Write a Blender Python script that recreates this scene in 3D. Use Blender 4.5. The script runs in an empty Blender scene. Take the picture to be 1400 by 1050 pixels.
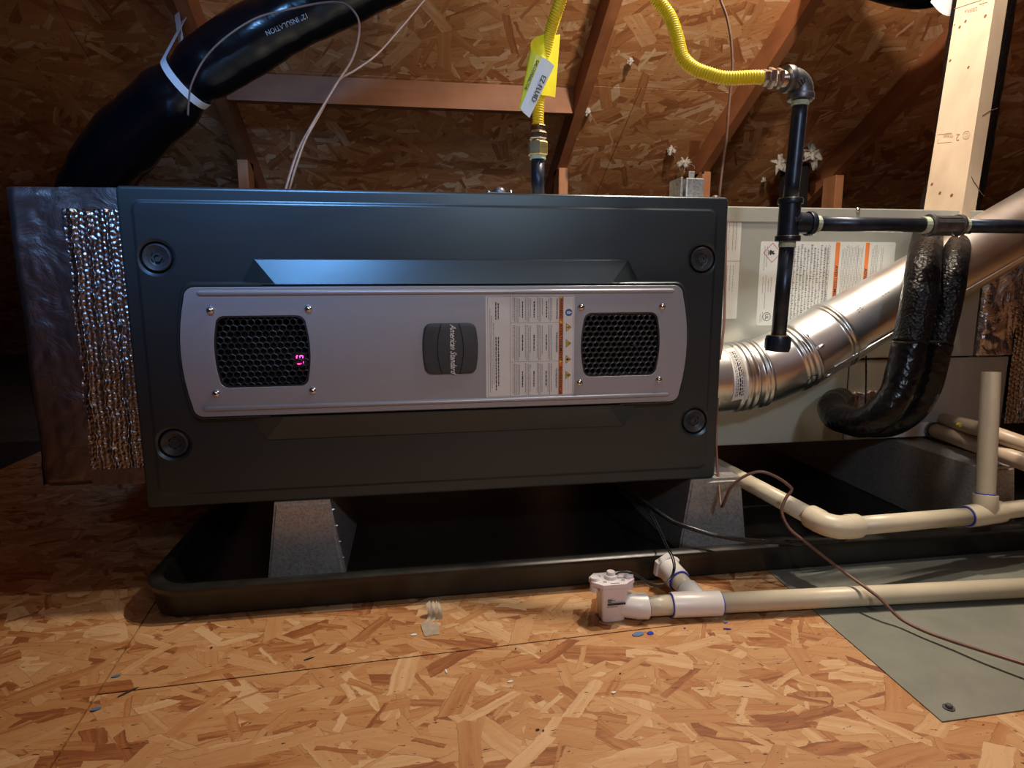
import bpy, bmesh, math, random
from mathutils import Vector, Matrix, noise
random.seed(7)
C = bpy.context.scene.collection
PI = math.pi
def V(*a): return Vector(a)

# ---------------------------------------------------------------- camera
F_PX = 857.8
YAW, PIT, ROL = .1562, .1625, -.0027
CAM = V(.3822, -.9258, .4474)
fw = V(math.sin(YAW)*math.cos(PIT), math.cos(YAW)*math.cos(PIT), -math.sin(PIT))
r0 = V(math.cos(YAW), -math.sin(YAW), 0); u0 = r0.cross(fw)
rt = r0*math.cos(ROL)+u0*math.sin(ROL); up = -r0*math.sin(ROL)+u0*math.cos(ROL)
cd = bpy.data.cameras.new('camera'); cam = bpy.data.objects.new('camera', cd); C.objects.link(cam)
M = Matrix((rt, up, -fw)).transposed().to_4x4(); M.translation = CAM
cam.matrix_world = M
cd.sensor_width = 36; cd.lens = F_PX/1400*36; cd.clip_start = .01
bpy.context.scene.camera = cam

# ---------------------------------------------------------------- world, lamps, exposure
w = bpy.data.worlds.new('attic'); bpy.context.scene.world = w; w.use_nodes = True
w.node_tree.nodes['Background'].inputs[0].default_value = (.30, .36, .5, 1)
w.node_tree.nodes['Background'].inputs[1].default_value = .004
def light(name, kind, loc, energy, col, size=.05, target=None, spread=None):
    l = bpy.data.lights.new(name, kind); l.energy = energy; l.color = col
    if kind == 'AREA':
        l.shape = 'RECTANGLE'; l.size = size; l.size_y = size*.7
        if spread: l.spread = spread
    else: l.shadow_soft_size = size
    o = bpy.data.objects.new(name, l); C.objects.link(o); o.location = loc
    if target is not None: o.rotation_euler = (Vector(target)-Vector(loc)).to_track_quat('-Z', 'Y').to_euler()
    return o
cb_ = light('clamp_lamp', 'SPOT', (1.06, .055, 1.50), 66, (1, .84, .66), .025, (1.06+.34, .055+.30, .60))
cb_.data.spot_size = math.radians(152); cb_.data.spot_blend = .45
light('work_lamp', 'POINT', (1.12, -.19, 1.42), 17, (1, .92, .82), .03)
light('cool_fill', 'AREA', (.35, -2.2, 1.75), 6, (.45, .68, 1), .55, (.5, .2, .7))  # added cool fill from behind the camera
sl = light('head_torch', 'SPOT', (.06, -1.12, 1.44), 150, (.20, .49, 1), .10, (.10, .30, .80))
sl.data.spot_size = math.radians(46); sl.data.spot_blend = 1
pt_ = light('front_fill', 'SPOT', (.72, -1.45, 1.02), 20, (.72, .85, 1), .05, (.70, 0, .42))  # added spot that brightens the furnace front and gas pipe
pt_.data.spot_size = math.radians(58); pt_.data.spot_blend = .9
vs = bpy.context.scene.view_settings
vs.view_transform = 'Standard'; vs.look = 'None'; vs.gamma = 1; vs.exposure = 0.0; vs.use_curve_mapping = False

# pixel of the photograph -> point of the room on a known plane / at a known distance
def ray(x, y): return fw + rt*((x-700)/F_PX) - up*((y-525)/F_PX)
def atY(x, y, Y=0.): r = ray(x, y); return CAM + r*((Y-CAM.y)/r.y)
def atZ(x, y, Z=0.): r = ray(x, y); return CAM + r*((Z-CAM.z)/r.z)
def atD(x, y, d): return CAM + ray(x, y)*d
def atX(x, y, X): r = ray(x, y); return CAM + r*((X-CAM.x)/r.x)

# ---------------------------------------------------------------- materials
class NT:
    def __init__(s, name):
        s.m = bpy.data.materials.new(name); s.m.use_nodes = True
        s.t = s.m.node_tree; s.b = s.t.nodes['Principled BSDF']
    def n(s, typ, **kw):
        nd = s.t.nodes.new(typ)
        for k, v in kw.items():
            if k in nd.inputs.keys() if isinstance(k, str) else False: nd.inputs[k].default_value = v
            else: setattr(nd, k, v)
        return nd
    def l(s, a, b): s.t.links.new(a, b)
    def coord(s, scale=(1, 1, 1), rot=(0, 0, 0), texture=False, loc=(0, 0, 0)):
        tc = s.n('ShaderNodeTexCoord'); mp = s.n('ShaderNodeMapping')
        if texture: mp.vector_type = 'TEXTURE'
        mp.inputs['Scale'].default_value = scale; mp.inputs['Rotation'].default_value = rot; mp.inputs['Location'].default_value = loc
        s.l(tc.outputs['Object'], mp.inputs['Vector']); return mp.outputs[0]
    def noise(s, vec, scale, detail=4, rough=.6, dist=0):
        nd = s.n('ShaderNodeTexNoise'); s.l(vec, nd.inputs['Vector'])
        nd.inputs['Scale'].default_value = scale; nd.inputs['Detail'].default_value = detail
        nd.inputs['Roughness'].default_value = rough; nd.inputs['Distortion'].default_value = dist
        return nd
    def ramp(s, fac, stops):
        nd = s.n('ShaderNodeValToRGB'); s.l(fac, nd.inputs[0]); e = nd.color_ramp.elements
        while len(e) < len(stops): e.new(.5)
        for i, (p, c) in enumerate(stops):
            e[i].position = p; e[i].color = tuple(c)+(1,) if len(c) == 3 else c
        return nd.outputs[0]
    def mix(s, fac, a, b, blend='MIX'):
        nd = s.n('ShaderNodeMix', data_type='RGBA', blend_type=blend)
        for sock, v in ((nd.inputs[0], fac), (nd.inputs[6], a), (nd.inputs[7], b)):
            if isinstance(v, (int, float)): sock.default_value = v
            elif isinstance(v, tuple): sock.default_value = v+(1,) if len(v) == 3 else v
            else: s.l(v, sock)
        return nd.outputs[2]
    def math(s, op, a, b=None, c=None):
        nd = s.n('ShaderNodeMath', operation=op)
        for i, v in enumerate((a, b, c)):
            if v is None: continue
            if isinstance(v, (int, float)): nd.inputs[i].default_value = v
            else: s.l(v, nd.inputs[i])
        return nd.outputs[0]
    def bump(s, h, strength=.3, dist=.002, prev=None):
        nd = s.n('ShaderNodeBump'); nd.inputs['Strength'].default_value = strength; nd.inputs['Distance'].default_value = dist
        s.l(h, nd.inputs['Height'])
        if prev: s.l(prev, nd.inputs['Normal'])
        s.l(nd.outputs[0], s.b.inputs['Normal']); return nd.outputs[0]
    def set(s, col=None, rough=None, metal=None, **kw):
        for k, v in (('Base Color', col), ('Roughness', rough), ('Metallic', metal)):
            if v is None: continue
            if isinstance(v, tuple): s.b.inputs[k].default_value = v+(1,) if len(v) == 3 else v
            elif isinstance(v, (int, float)): s.b.inputs[k].default_value = v
            else: s.l(v, s.b.inputs[k])
        for k, v in kw.items(): s.b.inputs[k.replace('_', ' ')].default_value = v
        return s

def speck(name, col, rough=.45, metal=0., amount=.12, scale=60, bump=.0, stretch=(1, 1, 1), rv=.08, **kw):
    """plain surface with slight mottling of colour and gloss"""
    t = NT(name); v = t.coord(stretch); n = t.noise(v, scale, 5, .65)
    dark = tuple(c*(1-amount*1.6) for c in col); lite = tuple(min(1, c*(1+amount)) for c in col)
    t.set(t.ramp(n.outputs[0], [(.3, dark), (.7, lite)]), None, metal, **kw)
    t.l(t.math('MULTIPLY_ADD', n.outputs[0], rv*2, rough-rv), t.b.inputs['Roughness'])
    if bump: t.bump(n.outputs[0], bump, .001)
    return t.m

def osb(name, ramp1, seed, scale=1., dark=.42):
    """oriented strand board: layers of scattered rectangular strands, each with its own tone and grain"""
    t = NT(name); tc = t.n('ShaderNodeTexCoord'); sep0 = t.n('ShaderNodeMapping'); t.l(tc.outputs['Object'], sep0.inputs['Vector'])
    sep0.inputs['Scale'].default_value = (1, 1, 0)
    warp = t.noise(sep0.outputs[0], 26/scale, 5, .72)
    wv = t.n('ShaderNodeVectorMath', operation='MULTIPLY_ADD')
    t.l(warp.outputs['Color'], wv.inputs[0]); wv.inputs[1].default_value = (.010*scale,)*3; t.l(sep0.outputs[0], wv.inputs[2])
    rnd = random.Random(seed)
    base = t.noise(wv.outputs[0], 30/scale, 3, .6)
    col = t.ramp(base.outputs[0], ramp1)
    darkc = tuple(k*dark for k in ramp1[0][1])
    #        cell,  half length, half width, angle, angle spread
    layers = [(.060, .040, .0125, .2, 1.2), (.062, .042, .0120, -.9, 1.2), (.058, .040, .0110, .9, 1.4), (.064, .044, .0135, 0., .8), (.060, .042, .0105, -.4, 1.2),
              (.066, .046, .0120, .35, 1.4), (.056, .036, .0085, 1.2, 1.6), (.070, .050, .0120, .1, .7), (.060, .038, .0075, -.2, 1.2), (.075, .052, .0115, .45, 1.1), (.045, .024, .0042, 0., 2.6), (.080, .036, .0100, -.7, 2.0)]
    for i, (cell, hl, hw, ang, spread) in enumerate(layers):
        ch = t.n('ShaderNodeVectorMath', operation='MULTIPLY_ADD'); t.l(col, ch.inputs[0]); ch.inputs[1].default_value = (2e-6, 2e-6, 0); t.l(wv.outputs[0], ch.inputs[2])   # layers evaluated one after the other
        mp = t.n('ShaderNodeMapping'); t.l(ch.outputs[0], mp.inputs['Vector']); mp.inputs['Location'].default_value = (rnd.random()*5, rnd.random()*5, 0)
        vo = t.n('ShaderNodeTexVoronoi', voronoi_dimensions='2D'); t.l(mp.outputs[0], vo.inputs['Vector'])
        vo.inputs['Scale'].default_value = 1/(cell*scale); vo.inputs['Randomness'].default_value = 1
        sp = t.n('ShaderNodeSeparateColor'); t.l(vo.outputs['Color'], sp.inputs[0])
        sub = t.n('ShaderNodeVectorMath', operation='SUBTRACT'); t.l(mp.outputs[0], sub.inputs[0]); t.l(vo.outputs['Position'], sub.inputs[1])
        ro = t.n('ShaderNodeVectorRotate', rotation_type='Z_AXIS'); t.l(sub.outputs[0], ro.inputs['Vector'])
        t.l(t.math('MULTIPLY_ADD', sp.outputs[2], spread, ang-spread/2), ro.inputs['Angle'])
        xy = t.n('ShaderNodeSeparateXYZ'); t.l(ro.outputs[0], xy.inputs[0])
        w_ = t.math('MULTIPLY_ADD', sp.outputs[0], hw*scale*.9, hw*scale*.45)
        ay = t.math('ABSOLUTE', xy.outputs[1]); ax = t.math('ABSOLUTE', t.math('MULTIPLY_ADD', xy.outputs[1], .55, xy.outputs[0]))
        m = t.math('MULTIPLY', t.math('LESS_THAN', ay, w_), t.math('LESS_THAN', ax, hl*scale))
        gm = t.n('ShaderNodeMapping'); t.l(ro.outputs[0], gm.inputs['Vector']); gm.inputs['Scale'].default_value = (9/scale, 120/scale, 1)
        ad = t.n('ShaderNodeVectorMath', operation='MULTIPLY_ADD'); t.l(vo.outputs['Color'], ad.inputs[0]); ad.inputs[1].default_value = (40, 40, 0); t.l(gm.outputs[0], ad.inputs[2])
        g = t.noise(ad.outputs[0], 1., 2, .7)
        val = t.math('ADD', sp.outputs[1], t.math('MULTIPLY', t.math('SUBTRACT', g.outputs[0], .5), .85))
        c = t.ramp(val, ramp1)
        e = t.math('GREATER_THAN', ay, t.math('SUBTRACT', w_, .0006*scale)) if i % 3 == 0 else t.math('GREATER_THAN', xy.outputs[1], t.math('SUBTRACT', w_, .0007*scale))
        c = t.mix(t.math('MULTIPLY', e, .45), c, darkc)  # thin shadow along strand edges, painted into the colour
        col = t.mix(m, col, c)
    fn = t.noise(t.coord((1, 3, 0), (0, 0, .4)), 60/scale, 3, .7)
    col = t.mix(t.math('GREATER_THAN', fn.outputs[0], .665), col, darkc)
    big = t.noise(tc.outputs['Object'], 2.2, 3, .5)
    col = t.mix(.6, col, t.ramp(big.outputs[0], [(.3, (.78, .74, .72)), (.7, (1.0, 1.0, 1.0))]), 'MULTIPLY')
    hb = t.noise(t.coord((1, 2.5, 0), (0, 0, .5)), 45/scale, 4, .65, 1.); t.set(col, .6); t.bump(hb.outputs[0], .45, .0022)
    return t.m
FLOORR = [(.0, (.26, .085, .024)), (.10, (.36, .135, .042)), (.25, (.45, .205, .070)), (.5, (.51, .265, .105)), (.8, (.57, .325, .145)), (1., (.65, .42, .22))]
ROOFR = [(.0, (.38, .14, .05)), (.2, (.53, .225, .085)), (.5, (.63, .30, .12)), (.8, (.71, .385, .175)), (1., (.84, .58, .36))]
m_osb = osb('osb_floor', FLOORR, 3, 1.0)
m_osb_roof = osb('osb_roof', ROOFR, 11, 1.9, .75)

def wood(name, c1, c2, scale=1., axis=1, knots=True, rough=.6):
    t = NT(name); st = [18., 18., 18.]; st[axis] = 1.1
    v = t.coord(tuple(st)); n = t.noise(v, 1.6*scale, 5, .65, .6); n2 = t.noise(t.coord(), 7, 3)
    c = t.ramp(n.outputs[0], [(.25, c1), (.75, c2)])
    c = t.mix(.35, c, t.ramp(n2.outputs[0], [(.35, tuple(k*.62 for k in c1)), (.65, c2)]))
    if knots:
        vo = t.n('ShaderNodeTexVoronoi'); s2 = [9., 9., 9.]; s2[axis] = 3.4
        t.l(t.coord(tuple(s2)), vo.inputs['Vector']); vo.inputs['Scale'].default_value = 1
        k = t.ramp(vo.outputs['Distance'], [(.05, (1, 1, 1)), (.13, (0, 0, 0))])
        c = t.mix(k, c, tuple(x*.35 for x in c1))
    t.set(c, rough); t.bump(n.outputs[0], .25, .0008); return t.m
m_rafter = wood('lumber_red', (.26, .088, .034), (.40, .155, .064), axis=1)
m_web = wood('lumber_web', (.40, .16, .07), (.60, .27, .12), axis=2)
m_board = wood('lumber_board', (.27, .098, .040), (.40, .17, .075), axis=0)
m_post = wood('lumber_new', (.50, .385, .275), (.60, .485, .365), axis=2, knots=False, rough=.55)
m_postend = wood('lumber_new_front', (.52, .40, .30), (.62, .50, .40), axis=2, knots=False)

def door_mat():
    t = NT('slate_paint'); n = t.noise(t.coord(), 900, 2, .6); n2 = t.noise(t.coord((1, 1, 3)), 5, 3, .5)
    sc = t.noise(t.coord((140, 3, 9), (0, .5, 0)), 1.5, 2, .5)
    c = t.mix(t.math('GREATER_THAN', sc.outputs[0], .80), (.055, .074, .084), (.10, .12, .13))
    t.set(c, None, .6); t.b.inputs['Specular IOR Level'].default_value = .6
    t.l(t.math('MULTIPLY_ADD', n2.outputs[0], .14, .26), t.b.inputs['Roughness'])
    t.bump(n.outputs[0], .22, .0004); return t.m
m_door = door_mat()
m_silver = speck('silver_plate', (.44, .455, .50), .38, .45, .04, 300, .05, (1, 1, 8))
m_blackpl = speck('black_plastic', (.022, .023, .026), .38, 0, .2, 90)
m_knob = speck('knob_plastic', (.045, .05, .056), .42, 0, .15, 120, .05)
GL = (.1195, .2325, .3025, .4015); GR = (.6365, .7465, .3045, .4005)
def opening(g, o=0): return barrel(g[0], g[1], g[2], g[3], .0068, .012, 0, inset=-o)
m_badge = speck('badge_plastic', (.050, .054, .056), .5, 0, .08, 80)
m_void = speck('dark_interior', (.006, .006, .007), .8)
m_shade = speck('shade_dark', (.035, .028, .024), .9, 0, .3, 20)  # near-black colour standing in for shade on far floor and side walls
m_white = speck('sticker_white', (.80, .78, .75), .42, 0, .03, 40)
m_whitecl = speck('label_white', (.74, .76, .72), .5, 0, .03, 40)
m_ink = speck('ink_black', (.03, .03, .035), .6)
m_inkgrey = speck('ink_grey', (.22, .22, .23), .6)
m_orange = speck('warning_orange', (.66, .17, .03), .5, 0, .08, 60)
m_orange2 = speck('label_orange', (.85, .23, .05), .5, 0, .05, 60)
m_yellow = speck('pictogram_yellow', (.82, .55, .05), .5, 0, .05, 60)
m_blue = speck('pictogram_blue', (.02, .13, .50), .5)
m_red = speck('pictogram_red', (.62, .08, .09), .5)
m_screw = speck('screw_steel', (.78, .76, .74), .24, 1, .1, 200)
def galv_mat(name, col=(.47, .46, .44), rough=.40, metal=.55):
    t = NT(name); vo = t.n('ShaderNodeTexVoronoi'); t.l(t.coord(), vo.inputs['Vector']); vo.inputs['Scale'].default_value = 380
    sp = t.n('ShaderNodeSeparateColor'); t.l(vo.outputs['Color'], sp.inputs[0]); n = t.noise(t.coord(), 25, 4)
    f = t.math('ADD', t.math('MULTIPLY', sp.outputs[0], .5), t.math('MULTIPLY', n.outputs[0], .5))
    t.set(t.ramp(f, [(.2, tuple(c*.7 for c in col)), (.5, col), (.8, tuple(min(1, c*1.15) for c in col))]), None, metal)
    t.l(t.math('MULTIPLY_ADD', sp.outputs[1], .2, rough-.05), t.b.inputs['Roughness']); return t.m
m_galv = galv_mat('galvanized_spangle')
m_vent = speck('galvanized_pipe', (.84, .84, .83), .33, 1, .06, 14, .03, (1, 1, 1), .05)
m_coil = speck('grey_green_steel', (.42, .43, .38), .42, .15, .04, 8)
m_sheet = speck('sheet_grey_green', (.235, .245, .205), .5, .2, .10, 14, .03)
m_pipe = speck('black_iron', (.030, .040, .062), .36, .55, .3, 60, .05)
m_iron = speck('malleable_iron', (.17, .175, .19), .42, .8, .2, 90, .15)
m_brass = speck('brass', (.66, .53, .27), .42, 1, .12, 90)
m_nickel = speck('nickel_nut', (.66, .56, .48), .25, 1, .15, 90)
m_dope = speck('thread_compound', (.50, .58, .42), .7, 0, .2, 300, .3)
m_yhose = speck('yellow_coating', (.88, .68, .015), .42, 0, .06, 60)
m_ytag = speck('yellow_tag', (.90, .80, .02), .45, 0, .03, 30)
m_pvc = speck('pvc_cream', (.68, .61, .45), .36, 0, .05, 12)
m_pvcw = speck('pvc_white', (.80, .77, .73), .30, 0, .03, 20)
m_pvct = speck('pvc_tan', (.58, .44, .31), .38, 0, .08, 18)
m_blue_pr = speck('blue_cement', (.02, .05, .55), .35, 0, .3, 120)
m_switch = speck('switch_plastic', (.80, .75, .76), .38, 0, .02, 30)
m_pan = speck('pan_plastic', (.016, .016, .014), .36, 0, .25, 35, .05, (1, 1, 1), .12)
m_cable = speck('black_cable', (.018, .018, .019), .28)
m_brown = speck('brown_wire', (.19, .095, .068), .42, 0, .15, 80)
m_brown2 = speck('tan_wire', (.16, .10, .078), .45, 0, .15, 80)
m_fluff = speck('insulation_fluff', (.55, .51, .47), .95, 0, .25, 120, .8)
m_tape = speck('masking_tape', (.46, .39, .29), .55, 0, .12, 90, .2, (1, 1, 1), .05, Alpha=.85)
m_strap = speck('white_strap', (.66, .68, .74), .5, 0, .05, 40)
m_bluechip = speck('blue_chip', (.10, .18, .34), .6)
m_caulk = speck('pink_sealant', (.40, .31, .28), .8, 0, .5, 180, .5)
m_stamp = speck('stamp_ink', (.33, .22, .16), .7)
m_hole = speck('drill_hole', (.16, .06, .03), .8)
def insul_mat(name, scale, strength, rough=.22, col=(.010, .010, .012)):
    t = NT(name); v = t.coord(); n = t.noise(v, scale, 4, .6, .6); vo = t.n('ShaderNodeTexVoronoi'); t.l(v, vo.inputs['Vector']); vo.inputs['Scale'].default_value = scale*2.2
    t.set(col, rough, 0., Specular_IOR_Level=.28); h = t.math('ADD', n.outputs[0], t.math('MULTIPLY', vo.outputs['Distance'], .5)); t.bump(h, strength, .004); return t.m
m_insul = insul_mat('black_foam_sleeve', 95, .6, .34, (.006, .006, .007))
m_tapebl = insul_mat('black_vinyl_tape', 38, .6, .24, (.006, .006, .007))
m_duct = insul_mat('black_duct_jacket', 12, .35, .20, (.003, .0035, .005))
def foil_mat(name, col=(.62, .57, .56), rough=.26, sc=16, st=.8):
    t = NT(name); v = t.coord(); n = t.noise(v, sc, 5, .62, 1.2)
    t.set(col, rough, .9); t.bump(n.outputs[0], st, .010); return t.m
m_foil = foil_mat('foil_tape', (.19, .17, .175), .40, 16, .35)
m_foil2 = foil_mat('foil_jacket', (.56, .53, .56), .22, 12, 1.)
m_bubble = speck('bubble_foil', (.40, .37, .36), .30, 1, .2, 160, .4)
def led_mat():
    t = NT('led_red'); t.set((.2, 0, .02), .5); t.b.inputs['Emission Color'].default_value = (1, .03, .30, 1); t.b.inputs['Emission Strength'].default_value = 9; return t.m
m_led = led_mat()

# ---------------------------------------------------------------- mesh helpers
def obj(name, bm, mat, parent=None, smooth=False, mats=None):
    me = bpy.data.meshes.new(name)
    if isinstance(bm, bmesh.types.BMesh):
        bmesh.ops.recalc_face_normals(bm, faces=bm.faces); bm.to_mesh(me); bm.free()
    else: me = bm
    for m in (mats or [mat]): me.materials.append(m)
    if smooth:
        for p in me.polygons: p.use_smooth = True
        if smooth != 'all' and hasattr(me, 'set_sharp_from_angle'): me.set_sharp_from_angle(angle=math.radians(smooth if smooth is not True else 40))
    o = bpy.data.objects.new(name, me); C.objects.link(o)
    if parent: o.parent = parent; o.matrix_parent_inverse = parent.matrix_world.inverted()
    return o
def thing(name, label, cat, loc=(0, 0, 0), group=None):
    o = bpy.data.objects.new(name, None); C.objects.link(o); o.location = loc; o.empty_display_size = .02
    o.matrix_world = Matrix.Translation(loc)
    return tag(o, label, cat, group)
def tag(o, label=None, cat=None, group=None, kind=None):
    if label: o['label'] = label
    if cat: o['category'] = cat
    if group: o['group'] = group
    if kind: o['kind'] = kind
    return o
def nb(): return bmesh.new()
def bev(bm, w=.002, seg=2, ang=30):
    es = [e for e in bm.edges if len(e.link_faces) == 2 and e.calc_face_angle(0) > math.radians(ang)]
    bmesh.ops.bevel(bm, geom=es, offset=w, segments=seg, affect='EDGES', profile=.6, clamp_overlap=True); return bm
def box(x0, x1, y0, y1, z0, z1, bm=None, mat=None, bevel=0):
    b = bmesh.new() if (bevel or bm is None) else bm
    r = bmesh.ops.create_cube(b, size=1)
    bmesh.ops.transform(b, verts=r['verts'], matrix=Matrix.Translation(((x0+x1)/2, (y0+y1)/2, (z0+z1)/2)) @ Matrix.Diagonal((x1-x0, y1-y0, z1-z0, 1)))
    if bevel: bev(b, bevel)
    if bm is not None and b is not bm: merge(bm, b); return bm
    return b
def merge(dst, src, mx=None):
    me = bpy.data.meshes.new('t'); src.to_mesh(me); src.free()
    if mx: me.transform(mx)
    dst.from_mesh(me); bpy.data.meshes.remove(me); return dst
def hexa(pts, bm=None):
    """8 points: bottom four then top four (same order)"""
    b = bm if bm is not None else bmesh.new(); v = [b.verts.new(p) for p in pts]
    for f in ((0, 1, 2, 3), (4, 5, 6, 7), (0, 1, 5, 4), (1, 2, 6, 5), (2, 3, 7, 6), (3, 0, 4, 7)): b.faces.new([v[i] for i in f])
    return b
def loft(loops, bm=None, cap0=True, cap1=True, closed=True):
    b = bm if bm is not None else bmesh.new()
    rings = [[b.verts.new(p) for p in lp] for lp in loops]; n = len(rings[0])
    for a, c in zip(rings, rings[1:]):
        for i in range(n if closed else n-1): b.faces.new((a[i], a[(i+1) % n], c[(i+1) % n], c[i]))
    if cap0: b.faces.new(rings[0][::-1])
    if cap1: b.faces.new(rings[-1])
    return b
def spline(pts, n=8):
    pts = [Vector(p) for p in pts]; P = [pts[0]*2-pts[1]]+pts+[pts[-1]*2-pts[-2]]; out = []
    for i in range(1, len(P)-2):
        a, b, c, d = P[i-1:i+3]
        for k in range(n):
            t = k/n
            out.append(.5*((2*b)+(c-a)*t+(2*a-5*b+4*c-d)*t*t+(3*b-a-3*c+d)*t**3))
    out.append(pts[-1]); return out
def resample(pts, step):
    out = [pts[0]]; acc = 0
    for a, b in zip(pts, pts[1:]):
        L = (b-a).length
        while acc+L >= step:
            t = (step-acc)/L; a = a.lerp(b, t); out.append(a.copy()); L = (b-a).length; acc = 0
            if L < 1e-9: break
        acc += L
    return out
def tube(pts, r, seg=14, bm=None, cap=True, sq=None):
    b = bm if bm is not None else bmesh.new(); pts = [Vector(p) for p in pts]; n = len(pts)
    T = [((pts[min(i+1, n-1)]-pts[max(i-1, 0)]).normalized()) for i in range(n)]
    ref = V(0, 0, 1) if abs(T[0].z) < .9 else V(0, 1, 0)
    N = (ref-T[0]*ref.dot(T[0])).normalized(); rings = []
    for i in range(n):
        N = (N-T[i]*N.dot(T[i])).normalized(); B = T[i].cross(N)
        ri = r(i) if callable(r) else (r[i] if isinstance(r, (list, tuple)) else r)
        rings.append([pts[i]+(N*math.cos(a)+B*math.sin(a))*(ri*(sq(i, a) if sq else 1)) for a in [2*PI*k/seg for k in range(seg)]])
    return loft(rings, b, cap, cap)
def cyl(a, b2, r, seg=20, bm=None, r2=None, bevel=0):
    a, b2 = Vector(a), Vector(b2)
    if bevel:
        d = (b2-a).normalized(); L = (b2-a).length
        return tube([a, a+d*bevel*.01, a+d*bevel, b2-d*bevel, b2-d*bevel*.01, b2], [r-bevel, r-bevel*.3, r, r, r-bevel*.3, r-bevel], seg, bm)
    return tube([a, b2], [r, r2 if r2 else r], seg, bm)
def hollow(a, b2, ro, ri, seg=28, bm=None):
    a, b2 = Vector(a), Vector(b2); d = (b2-a).normalized()
    ref = V(0, 0, 1) if abs(d.z) < .9 else V(0, 1, 0); N = (ref-d*ref.dot(d)).normalized(); B = d.cross(N)
    ring = lambda c, r: [c+(N*math.cos(2*PI*k/seg)+B*math.sin(2*PI*k/seg))*r for k in range(seg)]
    return loft([ring(a, ri), ring(a, ro), ring(b2, ro), ring(b2, ri), ring(a+d*.001, ri*.999)], bm, False, True)
def lathe_y(cx, cz, prof, seg=28, bm=None):
    return loft([[V(cx+r*math.cos(2*PI*j/seg), y, cz+r*math.sin(2*PI*j/seg)) for j in range(seg)] for y, r in prof], bm)
def hexnut(a, b2, r, bm=None):
    a, b2 = Vector(a), Vector(b2); d = (b2-a); L = d.length; d.normalize(); c = min(.0018, L*.2)
    return tube([a, a+d*c, b2-d*c, b2], [r*.90, r, r, r*.90], 6, bm)
def rrect(x0, x1, z0, z1, y, r, n=5):
    pts = []
    for cx, cz, a0 in ((x1-r, z1-r, 0), (x0+r, z1-r, PI/2), (x0+r, z0+r, PI), (x1-r, z0+r, 1.5*PI)):
        for k in range(n+1):
            a = a0+PI/2*k/n; pts.append(V(cx+r*math.cos(a), y, cz+r*math.sin(a)))
    return pts
def barrel(x0, x1, z0, z1, bulge, r, y=0, n=8, inset=0):
    """rounded outline whose left and right sides bow outwards; anticlockwise in x,z"""
    x0 += inset; x1 -= inset; z0 += inset; z1 -= inset; out = []
    zc = (z0+z1)/2; h = (z1-z0)/2
    side = lambda t: bulge*(1-t*t)      # t=-1..1
    # right side up
    for k in range(n+1):
        t = -1+2*k/n; t *= (h-r)/h
        out.append(V(x1+side(t), y, zc+t*h))
    c = V(out[-1].x-r, y, z1-r); sx = out[-1].x
    for k in range(1, 6): a = PI/2*k/5; out.append(V(sx-r+r*math.cos(a), y, z1-r+r*math.sin(a)))
    lx = x0-side((h-r)/h)
    for k in range(0, 5): a = PI/2+PI/2*k/5; out.append(V(lx+r+r*math.cos(a), y, z1-r+r*math.sin(a)))
    for k in range(n+1):
        t = 1-2*k/n; t *= (h-r)/h
        out.append(V(x0-side(t), y, zc+t*h))
    for k in range(1, 6): a = PI+PI/2*k/5; out.append(V(lx+r+r*math.cos(a), y, z0+r+r*math.sin(a)))
    for k in range(0, 5): a = 1.5*PI+PI/2*k/5; out.append(V(sx-r+r*math.cos(a), y, z0+r+r*math.sin(a)))
    return out
def curve2mesh(cu):
    o = bpy.data.objects.new('tmp', cu); C.objects.link(o); bpy.context.view_layer.update()
    me = bpy.data.meshes.new_from_object(o.evaluated_get(bpy.context.evaluated_depsgraph_get()))
    bpy.data.objects.remove(o); bpy.data.curves.remove(cu); me.materials.clear(); return me
def plate(outlines, y_front, thick, bevel=.0008):
    """flat plate in the x,z plane with holes; outlines[0] outer"""
    cu = bpy.data.curves.new('p', 'CURVE'); cu.dimensions = '2D'; cu.fill_mode = 'BOTH'
    cu.extrude = thick/2-bevel; cu.bevel_depth = bevel; cu.bevel_resolution = 2; cu.offset = -bevel
    for o in outlines:
        s = cu.splines.new('POLY'); s.points.add(len(o)-1); s.use_cyclic_u = True
        for p, q in zip(s.points, o): p.co = (q.x, q.z, 0, 1)
    me = curve2mesh(cu)
    me.transform(Matrix.Translation((0, y_front+thick/2, 0)) @ Matrix.Rotation(PI/2, 4, 'X')); return me
ROT_FRONT = Matrix.Rotation(PI/2, 4, 'X')                      # text upright, facing -Y
ROT_DOWN = Matrix.Rotation(PI/2, 4, 'Y') @ ROT_FRONT           # text that reads downwards
def text(name, s, size, loc, mat, parent, rot=ROT_DOWN, shear=0., bold=0., width=None, align='CENTER', thick=.00015, sx=1.):
    cu = bpy.data.curves.new('t', 'FONT'); cu.body = s; cu.size = size; cu.shear = shear; cu.align_x = align; cu.align_y = 'CENTER'
    cu.offset = bold; cu.extrude = thick; cu.resolution_u = 3
    me = curve2mesh(cu)
    if width:
        xs = [v.co.x for v in me.vertices]; wd = max(xs)-min(xs); sx = width/wd
    me.transform(Matrix.Translation(loc) @ rot @ Matrix.Diagonal((sx, 1, 1, 1)))
    return obj(name, me, mat, parent)
def join(name, objs, mat, parent):
    bm = bmesh.new()
    for o in objs:
        bm.from_mesh(o.data); d = o.data; bpy.data.objects.remove(o); bpy.data.meshes.remove(d)
    return obj(name, bm, mat, parent)
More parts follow.
